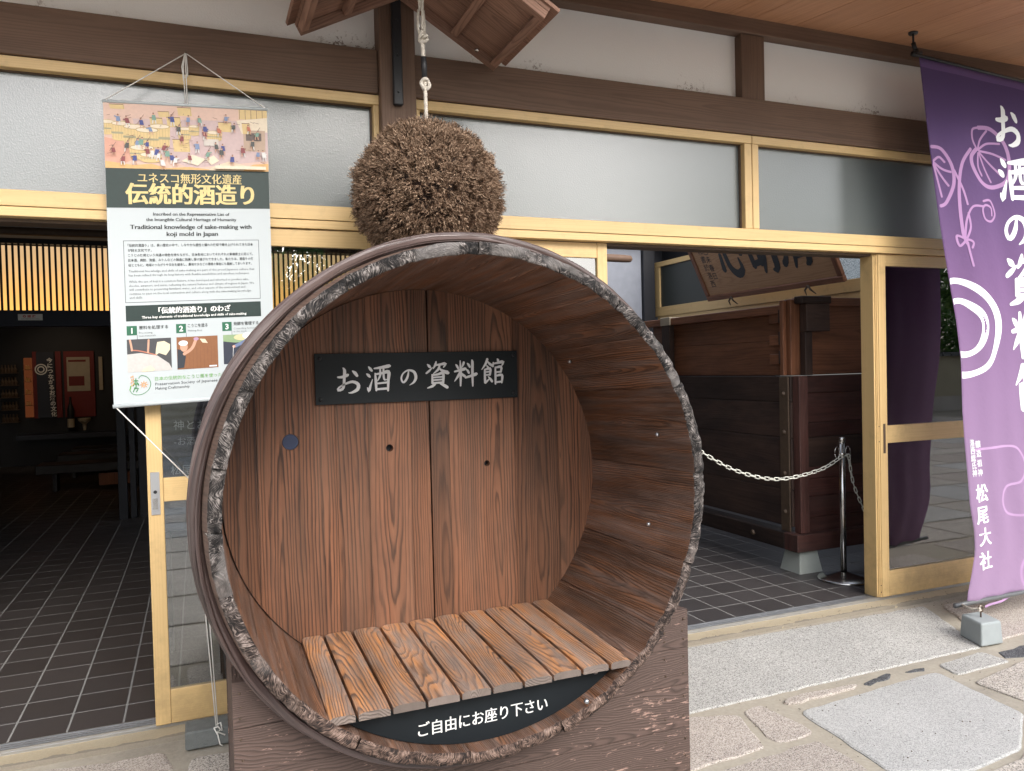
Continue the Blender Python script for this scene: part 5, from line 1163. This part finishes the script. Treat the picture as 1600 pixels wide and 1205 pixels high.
for (u, v, c_) in fg:
    s_ = rg.uniform(.85, 1.15); l = rg.uniform(-.005, .005)
    p.poly([(u-.006*s_, v), (u+.006*s_, v), (u+.008*s_+l, v+.018*s_), (u-.007*s_+l, v+.018*s_)], cl[c_])
    for q in (-.004, .004): p.poly([(u+q-.002+l, v+.018*s_), (u+q+.002+l, v+.018*s_), (u+q*1.5+.002+l, v+.031*s_), (u+q*1.5-.001+l, v+.031*s_)], cl[5] if rg.random() < .5 else pc('skin', 0))
    p.ell(u-l*.5, v-.004, .0035, .0045, pc('skin', 0), 8); p.ell(u-l*.5, v-.0065, .0034, .0025, brn, 6)
    if rg.random() < .6: p.line([(u, v+.005), (u+rg.choice((-1, 1))*.012, v+rg.uniform(-.004, .012))], .004, cl[c_])
    if rg.random() < .25: p.line([(u+.01, v-.02), (u-.012, v+.012)], .0012, brn)
for k in range(46):
    u, v = rg.uniform(.01, .59), rg.uniform(.01, .23); p.line([(u, v), (u+rg.uniform(-.02, .02), v+rg.uniform(-.006, .006))], .0011, brn)
p.rect(.395, .588, .225, .237, crm); p.done('illustration')
pt('所蔵 伏見の酒造絵図より 昭和初期', .49, .231, .0095, M['ink'], .18, res=1)
# cords of the poster
cd = MB(); cd.tube([PP(0.004, 0), (-.003, 3.428, 2.715)], .0022, 6); cd.tube([PP(.598, 0), (.004, 3.428, 2.715)], .0022, 6)
for dx, zb in ((-.009, 2.50), (.0, 2.49), (.006, 2.62), (-.014, 2.60)): cd.tube([(.0+dx*.2, 3.426, 2.717), (dx-.002, 3.420, 2.66), (dx*.8, 3.412, zb)], .0021, 6)
cd.tube([(-.012, 3.42, 2.64), (-.008, 3.415, 2.615), (.0, 3.415, 2.615), (.004, 3.42, 2.64)], .0021, 6)
add('hanging_cord', cd.mesh('hanging_cord', M['cord'], True), po)
mb = MB(); mb.tube([(.0, 3.44, 2.717), (.0, 3.418, 2.721)], .004, 8); tag(add('cord_nail', mb.mesh('cord_nail', M['rust'])), 'small nail in the brown beam holding the poster cord', 'nail')
# tie strings down to the block
ts = thing('tie_string', 'thin white string from the poster bottom corners down to the dark block behind the barrel', 'string', (0, 3.3, 0))
mb = MB(); mb.tube([PP(.004, 1.1), (-.02, 3.38, .985)], .0026, 6); mb.tube([PP(.598, 1.1), (.02, 3.38, .985)], .0026, 6)
mb.tube([(-.02, 3.38, .985), (-.004, 3.37, .60), (.028, 3.265, .045)], .0024, 6); mb.tube([(.02, 3.38, .985), (.012, 3.36, .60), (.034, 3.262, .045)], .0024, 6)
mb.tube([(.028, 3.262, .05), (.045, 3.255, .06), (.05, 3.25, .03), (.03, 3.252, .028), (.06, 3.245, .012)], .003, 6); mb.tube([(.03, 3.25, .03), (.04, 3.243, -.02), (.05, 3.24, -.027)], .0024, 6)
mb.tube([(.02, 3.25, .045), (.035, 3.244, .05), (.043, 3.25, .035), (.03, 3.244, .022), (.02, 3.25, .045)], .003, 6)
add('strands', mb.mesh('strands', M['cord'], True), ts)
tag(box('weight_block', (-.085, .14, 3.255, 3.37, ZP, .042), M['darkblock'], bevel=.006), 'rough dark grey block on the ground below the left door, left of the barrel stand', 'stone block')

# ================================================================== BANNER
LE = [(3.089, 3.765), (2.85, 3.79), (2.50, 3.825), (2.20, 3.852), (1.95, 3.876), (1.624, 3.905), (1.40, 3.905), (1.132, 3.872), (.958, 3.862), (.61, 3.867), (.47, 3.888), (.36, 3.885), (.234, 3.849), (.14, 3.815), (.085, 3.808)]
LZ = [p_[0] for p_ in LE][::-1]; LX = [p_[1] for p_ in LE][::-1]; BW = .92
def xl(z): return float(np.interp(z, LZ, LX))
ca, sa = math.cos(R(4)), math.sin(R(4))
def banner_pt(s_, z, d=0.):
    t_ = (3.089-z)/3.004
    y = 3.2-.22*t_-s_*sa + .010*math.sin(s_*17+t_*2.5)*math.sin(min(1, t_*1.4)*math.pi*.9+.15) + .006*math.sin(s_*37-t_*4)*t_ + .02*math.exp(-s_*9)*math.sin(t_*6)
    zz = z-.095*s_*(1-t_)+.05*s_*t_
    return (xl(z)+s_*ca, y-d, zz)
bn = thing('hanging_banner', 'long purple cloth banner with white brush writing, double ring and pale plant motif', 'banner', (4.2, 3.1, .1))
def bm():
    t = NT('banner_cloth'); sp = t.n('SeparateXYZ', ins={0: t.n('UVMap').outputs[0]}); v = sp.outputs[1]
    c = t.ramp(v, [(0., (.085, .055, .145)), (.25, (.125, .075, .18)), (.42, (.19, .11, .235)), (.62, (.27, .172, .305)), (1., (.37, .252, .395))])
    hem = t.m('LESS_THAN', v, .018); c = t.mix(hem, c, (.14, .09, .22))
    P = t.n('TexCoord').outputs['Object']; wv = t.noise(P, 900., 1)
    col = t.mix(1., c, t.xyz(*[t.m('ADD', .92, t.m('MULTIPLY', wv, .16))]*3), 'MULTIPLY')
    m_ = t.fin(col, .8, .15, t.bump(t.noise(P, 24., 3), .25, .01))
    tr = t.n('BsdfTranslucent', ins={'Color': col}); mx = t.n('MixShader', ins={0: .22}); t.t.links.new(t.b.outputs[0], mx.inputs[1]); t.t.links.new(tr.outputs[0], mx.inputs[2]); t.t.links.new(mx.outputs[0], t.out.inputs[0])
    return m_
mb = MB(); ns, nz2 = 60, 90
for j in range(nz2+1):
    z = 3.089-3.004*j/nz2
    for i in range(ns+1): mb.v.append(banner_pt(BW*i/ns, z))
for j in range(nz2):
    for i in range(ns):
        a_ = j*(ns+1)+i; mb.face((a_, a_+ns+1, a_+ns+2, a_+1), [(i/ns, j/nz2), (i/ns, (j+1)/nz2), ((i+1)/ns, (j+1)/nz2), ((i+1)/ns, j/nz2)])
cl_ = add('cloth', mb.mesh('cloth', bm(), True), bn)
so = cl_.modifiers.new('thick', 'SOLIDIFY'); so.thickness = .0008; so.offset = 1
def prt(X, Z, d): 
    s_ = max(.004, (X-xl(Z))/ca); return banner_pt(s_, Z, .0022+d)
mb = MB(); wm = plain('banner_white', (.74, .76, .78), .8, var=.03); lm = plain('banner_lilac', (.34, .19, .37), .8, var=.05); fm = plain('banner_faint', (.40, .25, .43), .8, var=.03)
for ch, X, Z, wd, hh in (('お', 4.375, 2.784, .20, .25), ('酒', 4.395, 2.470, .21, .27), ('の', 4.385, 2.176, .185, .22), ('資', 4.415, 1.870, .24, .30), ('料', 4.42, 1.545, .24, .28), ('館', 4.42, 1.230, .25, .28)):
    strokes_mesh(mb, [[(a, b, c*1.6) for a, b, c in st] for st in BR[ch]], lambda a, b, d: prt(X+(a/100-.5)*wd, Z-(b/100-.5)*hh, d))
add('title_writing', mb.mesh('title_writing', wm), bn)
mb = MB()
for rx, rz, wd in ((.245, .262, .042), (.142, .150, .040)):
    k = 64
    n = len(mb.v)
    for i in range(k+1):
        q = 2*math.pi*i/k; wob = 1+.035*math.sin(3*q+1)+.02*math.sin(5*q); ww = wd*(1+.25*math.sin(2*q+.8))
        for s_ in (-.5, .5): mb.v.append(prt(3.945+(rx*wob+ww*s_)*math.cos(q), 1.582+(rz*wob+ww*s_)*math.sin(q), 0))
    for i in range(k): mb.face((n+2*i, n+2*i+1, n+2*i+3, n+2*i+2), [(0, 0)]*4)
add('double_ring', mb.mesh('double_ring', wm), bn)
for i, (ch, X, Z) in enumerate((('松', 3.965, .667), ('尾', 3.958, .550), ('大', 3.966, .431), ('社', 3.958, .301))):
    text('name_writing', ch, (0, 0, 0), (1, 0, 0), (0, 0, 1), .105, wm, bn, wide=.045, bold=.006, res=4, fn=lambda a, b, d, X=X, Z=Z: prt(X+a, Z-.037+b, d+.0005))
for s_, X, z0, st in (('醸造祖神', 3.968, .935, .052), ('洛西総氏神', 3.918, .945, .041)):
    for i, ch in enumerate(s_): text('name_writing', ch, (0, 0, 0), (1, 0, 0), (0, 0, 1), .043, wm, bn, wide=.03, bold=.0, fn=lambda a, b, d, X=X, Z=z0-st*i-.014: prt(X+a, Z+b, d+.0005))
def zc(x, y): return (4.245+(1340+x/2.869-1548)*.0050, 2.906-(60+y/2.869-152)*.0038)
mot = [[(545, 385), (600, 380), (650, 430), (668, 510), (655, 600), (600, 640), (545, 630), (510, 570), (505, 520), (530, 482)], [(530, 482), (515, 445), (518, 400), (545, 385)], [(535, 485), (550, 440), (585, 390)], [(535, 487), (580, 450), (635, 440)], [(540, 490), (600, 490), (655, 510)], [(540, 495), (590, 540), (640, 590)], [(538, 498), (560, 560), (590, 620)], [(535, 500), (530, 560), (545, 600)],
       [(355, 500), (395, 505), (428, 570), (432, 650), (405, 730), (380, 750)], [(362, 560), (385, 540), (405, 560)], [(362, 565), (395, 590), (425, 600)], [(362, 570), (390, 620), (415, 660)], [(362, 575), (375, 640), (388, 710)],
       [(503, 488), (465, 560), (448, 680), (452, 850), (465, 905)], [(435, 590), (462, 670), (475, 735)], [(540, 735), (495, 742), (468, 800), (458, 880)], [(475, 770), (480, 830), (465, 880)], [(540, 712), (578, 705), (596, 760), (575, 795), (545, 790), (536, 750), (550, 728), (578, 735), (580, 770)], [(460, 885), (432, 872), (440, 915), (465, 888), (486, 898), (480, 922)], [(465, 900), (472, 950), (480, 1000)]]
mb = MB()
for k, st in enumerate(mot):
    pts = []
    for x, y in st:
        X, Z = zc(x, y); pts.append((X*1000, -Z*1000, (19 if k in (0, 8, 13) else 13)+(5 if k == 0 else 0)))
    strokes_mesh(mb, [pts], lambda a, b, d: prt(a/1000, -b/1000, d-.0008+.0001*k))
add('plant_motif', mb.mesh('plant_motif', lm), bn)
def zb(x, y): return (3.86+(1340+x/2.23-1500)*.0047, 1.90-(y/2.23)*.00384)
mb = MB()
for k, st in enumerate(([(385, 578), (470, 574), (540, 580), (572, 640), (550, 690), (500, 705), (480, 745), (490, 785), (530, 802), (590, 802)], [(590, 925), (545, 938), (522, 985), (530, 1035), (590, 1045)], [(392, 1072), (480, 1058), (590, 1040)])):
    pts = [(zb(x, y)[0]*1000, -zb(x, y)[1]*1000, 13) for x, y in st]; strokes_mesh(mb, [pts], lambda a, b, d: prt(a/1000, -b/1000, d-.0009+.0001*k))
add('faint_motif', mb.mesh('faint_motif', fm), bn)
mb = MB(); p0, p1 = Vector(banner_pt(0, .092)), Vector(banner_pt(BW, .085)); dv = (p1-p0).normalized(); mb.tube([p0-dv*.085, p0, p1+dv*.08], .0125, 12); add('bottom_pole', mb.mesh('bottom_pole', plain('grey_pipe', (.10, .105, .11), .4), True), bn)
mb = MB(); mb.tube([Vector(banner_pt(-.0, 3.09))+Vector((-.03, 0, .006)), Vector(banner_pt(BW, 3.089))+Vector((.03, 0, 0))], .010, 10); add('top_pole', mb.mesh('top_pole', M['iron'], True), bn)
for x_, y_, l_ in ((3.765, 3.235, 'left'), (4.62, 3.17, 'right')):
    h_ = thing('banner_hook', 'black metal hook and cord on the soffit holding the ' + l_ + ' end of the purple banner', 'hook', (x_, y_, 3.23))
    mb = MB(); zt_ = sofz(y_)-.0005; mb.tube([(x_, y_, zt_), (x_, y_, zt_-.012)], [.026, .024], 14); mb.tube([(x_, y_, zt_-.01), (x_, y_, zt_-.07)], .0055, 8); mb.tube([(x_, y_, zt_-.06), (x_+.002, y_-.01, zt_-.10)], .012, 8)
    zq = 3.095 if l_ == 'left' else 3.005
    mb.tube([(x_, y_-.01, zt_-.09), (x_+.02, y_-.02, zt_-.12), (x_+.005, y_-.03, zq)], .009, 8); mb.tube([(x_-.03, y_-.02, zq+.01), (x_+.02, y_-.03, zq+.015)], .017, 8); add('hook_body', mb.mesh('hook_body', M['iron'], True), h_)
# weight block
wb = thing('banner_weight', 'grey concrete weight block with a ring screw tied to the foot of the purple banner', 'weight block', (3.68, 2.81, ZP))
ex_ = Vector((.086, -.0085)); 
c0 = Vector((3.584, 2.727)); cl2 = Vector((3.642, 2.896)); cr = Vector((3.730, 2.717)); c3 = cl2+(cr-c0)
mb = MB(); B4 = [c0, cr, c3, cl2]; cm = sum(B4, Vector((0, 0)))/4
for z, s_ in ((ZP, 1.0), (ZP+.115, .90)): mb.v += [((cm+(p_-cm)*s_).x, (cm+(p_-cm)*s_).y, z) for p_ in B4]
for i in range(4): mb.face((i, (i+1) % 4, 4+(i+1) % 4, 4+i), [(0, 0)]*4)
mb.face((4, 5, 6, 7), [(0, 0)]*4); mb.face((3, 2, 1, 0), [(0, 0)]*4); add('block', mb.mesh('block', M['blockc']), wb, bevel=.010, seg=3)
zt_ = ZP+.115
mb = MB(); mb.tube([(cm.x, cm.y, zt_-.002), (cm.x, cm.y, zt_+.03)], .004, 8); mb.tube([(cm.x+.015*math.cos(q), cm.y+.004*math.sin(q), zt_+.045+.015*math.sin(q)) for q in np.linspace(-1.5, 4.6, 16)], .0035, 8); add('ring_screw', mb.mesh('ring_screw', M['rust'], True), wb)
mb = MB(); pb = p0-dv*.04; mb.tube([pb, (cm.x-.03, cm.y+.03, zt_+.04), (cm.x, cm.y, zt_+.045)], .0045, 6); mb.tube([pb+Vector((.01, 0, -.006)), (cm.x-.02, cm.y+.03, zt_+.03), (cm.x+.003, cm.y, zt_+.06)], .0035, 6); mb.tube([(cm.x-.02, cm.y-.003, zt_+.05), (cm.x-.01, cm.y-.006, zt_+.038), (cm.x-.024, cm.y-.006, zt_+.035)], .006, 6)
add('tie_cord', mb.mesh('tie_cord', M['rope'], True), wb)

# ================================================================== SURROUNDINGS BEHIND THE CAMERA (seen in the glass)
gwall = thing('garden_wall', 'long plastered garden wall with a dark tiled coping across the court', 'wall', (6, -8.6, 0))
M['wallp'] = plain('wall_plaster', (.36, .32, .23), .9, nsc=3, var=.2); M['tiler'] = plain('roof_tile_grey', (.10, .105, .11), .6, nsc=30, var=.3)
box('wall_body', (-12, 26, -8.75, -8.5, -.1, 1.45), M['wallp'], gwall); box('wall_foot', (-12, 26, -8.80, -8.45, -.1, .35), M['gr_warm'], gwall)
mb = MB()
for k in range(120):
    x = -12+k*.317; mb.box(x, x+.25, -8.95, -8.3, 1.452, 1.52); mb.tube([(x+.28, -8.97, 1.53), (x+.28, -8.28, 1.53)], .035, 6)
tag(add('coping_tiles', mb.mesh('coping_tiles', M['tiler']), gwall), kind='stuff')
def leafm(name, a, b):
    t = NT(name); r = t.n('NewGeometry').outputs['Random Per Island']; c = t.mix(r, a, b); return t.fin(c, .5, .4)
LM = [leafm('leaf_dark', (.02, .055, .015), (.07, .16, .03)), leafm('leaf_mid', (.035, .085, .02), (.11, .22, .05))]
def leaves(blobs, n, sz, mat, seed):
    rg_ = np.random.default_rng(seed); V = []; F = []; wts = np.array([b[3]**2 for b in blobs]); ch = rg_.choice(len(blobs), n, p=wts/wts.sum())
    dd_ = rg_.normal(size=(n, 3)); dd_ /= np.linalg.norm(dd_, axis=1)[:, None]; rad = rg_.uniform(.6, 1.05, n); bb = np.array([b[:3] for b in blobs])[ch]; br = np.array([b[3] for b in blobs])[ch]
    P = bb+dd_*(br*rad)[:, None]; a_ = rg_.normal(size=(n, 3)); a_ /= np.linalg.norm(a_, axis=1)[:, None]; b_ = np.cross(a_, rg_.normal(size=(n, 3))); b_ /= np.linalg.norm(b_, axis=1)[:, None]
    s_ = sz*rg_.uniform(.6, 1.3, n)[:, None]; q = np.stack([P-a_*s_, P+b_*s_*.45, P+a_*s_, P-b_*s_*.45], 1).reshape(-1, 3)
    me = bpy.data.meshes.new('crown'); me.from_pydata(q.tolist(), [], [(4*i, 4*i+1, 4*i+2, 4*i+3) for i in range(n)]); me.materials.append(mat); return me
TG = 'garden trees behind the garden wall'
tl = [(-10, -15, 7.5, 3.0), (1.9, -14, 8.8, 3.3), (6.9, -15, 9.4, 3.3), (17.3, -14, 9.6, 3.2), (21, -17, 8, 2.6), (30, -15, 8, 3.0), (-15, -16, 8, 3.2)]
for i, (x, y, h, r) in enumerate(tl):
    t_ = thing('garden_tree', ['broad', 'slim', 'tall', 'low', 'round', 'high', 'far'][i]+' green tree behind the garden wall across the court', 'tree', (x, y, 0), TG)
    mb = MB(); mb.tube([(x, y, -.1), (x+.1, y, h*.35), (x-.1, y+.1, h*.7)], [.22, .16, .08], 8)
    bl = []
    for k in range(11):
        q = random.uniform(0, 6.28); rr = random.uniform(.2, .75)*r; z = h*random.uniform(.45, .95); bl.append((x+rr*math.cos(q), y+rr*math.sin(q), z, r*random.uniform(.28, .5)))
        mb.tube([(x, y, h*.4), (x+rr*math.cos(q)*.9, y+rr*math.sin(q)*.9, z)], [.06, .02], 5)
    add('trunk', mb.mesh('trunk', M['beam'], True), t_); add('crown', leaves(bl, 5200, .17, LM[i % 2], i), t_)
for i, (x0, x1) in enumerate(((13.5, 17.8), (18.1, 23), (-1.5, 5.5))):
    t_ = thing('garden_hedge', ['glossy green hedge over the garden wall, nearer the barrel', 'glossy green hedge over the garden wall, farther to the right', 'glossy green hedge over the garden wall straight across from the barrel'][i], 'hedge', ((x0+x1)/2, -9.9, 0))
    bl = [(x0+(x1-x0)*(k % 14)/13, -9.9+random.uniform(-.3, .3), random.uniform(1.5, 3.0 if i < 2 else 5.0), random.uniform(.5, .8) if i < 2 else random.uniform(.7, 1.1)) for k in range(14 if i < 2 else 34)]
    mb = MB(); [mb.tube([(b[0], b[1], -.1), (b[0]+.05, b[1], b[2])], .04, 5) for b in bl[::2]]; add('stems', mb.mesh('stems', M['beam']), t_); add('foliage', leaves(bl, 9000 if i < 2 else 30000, .075, LM[1], 40+i), t_)
flush_text()
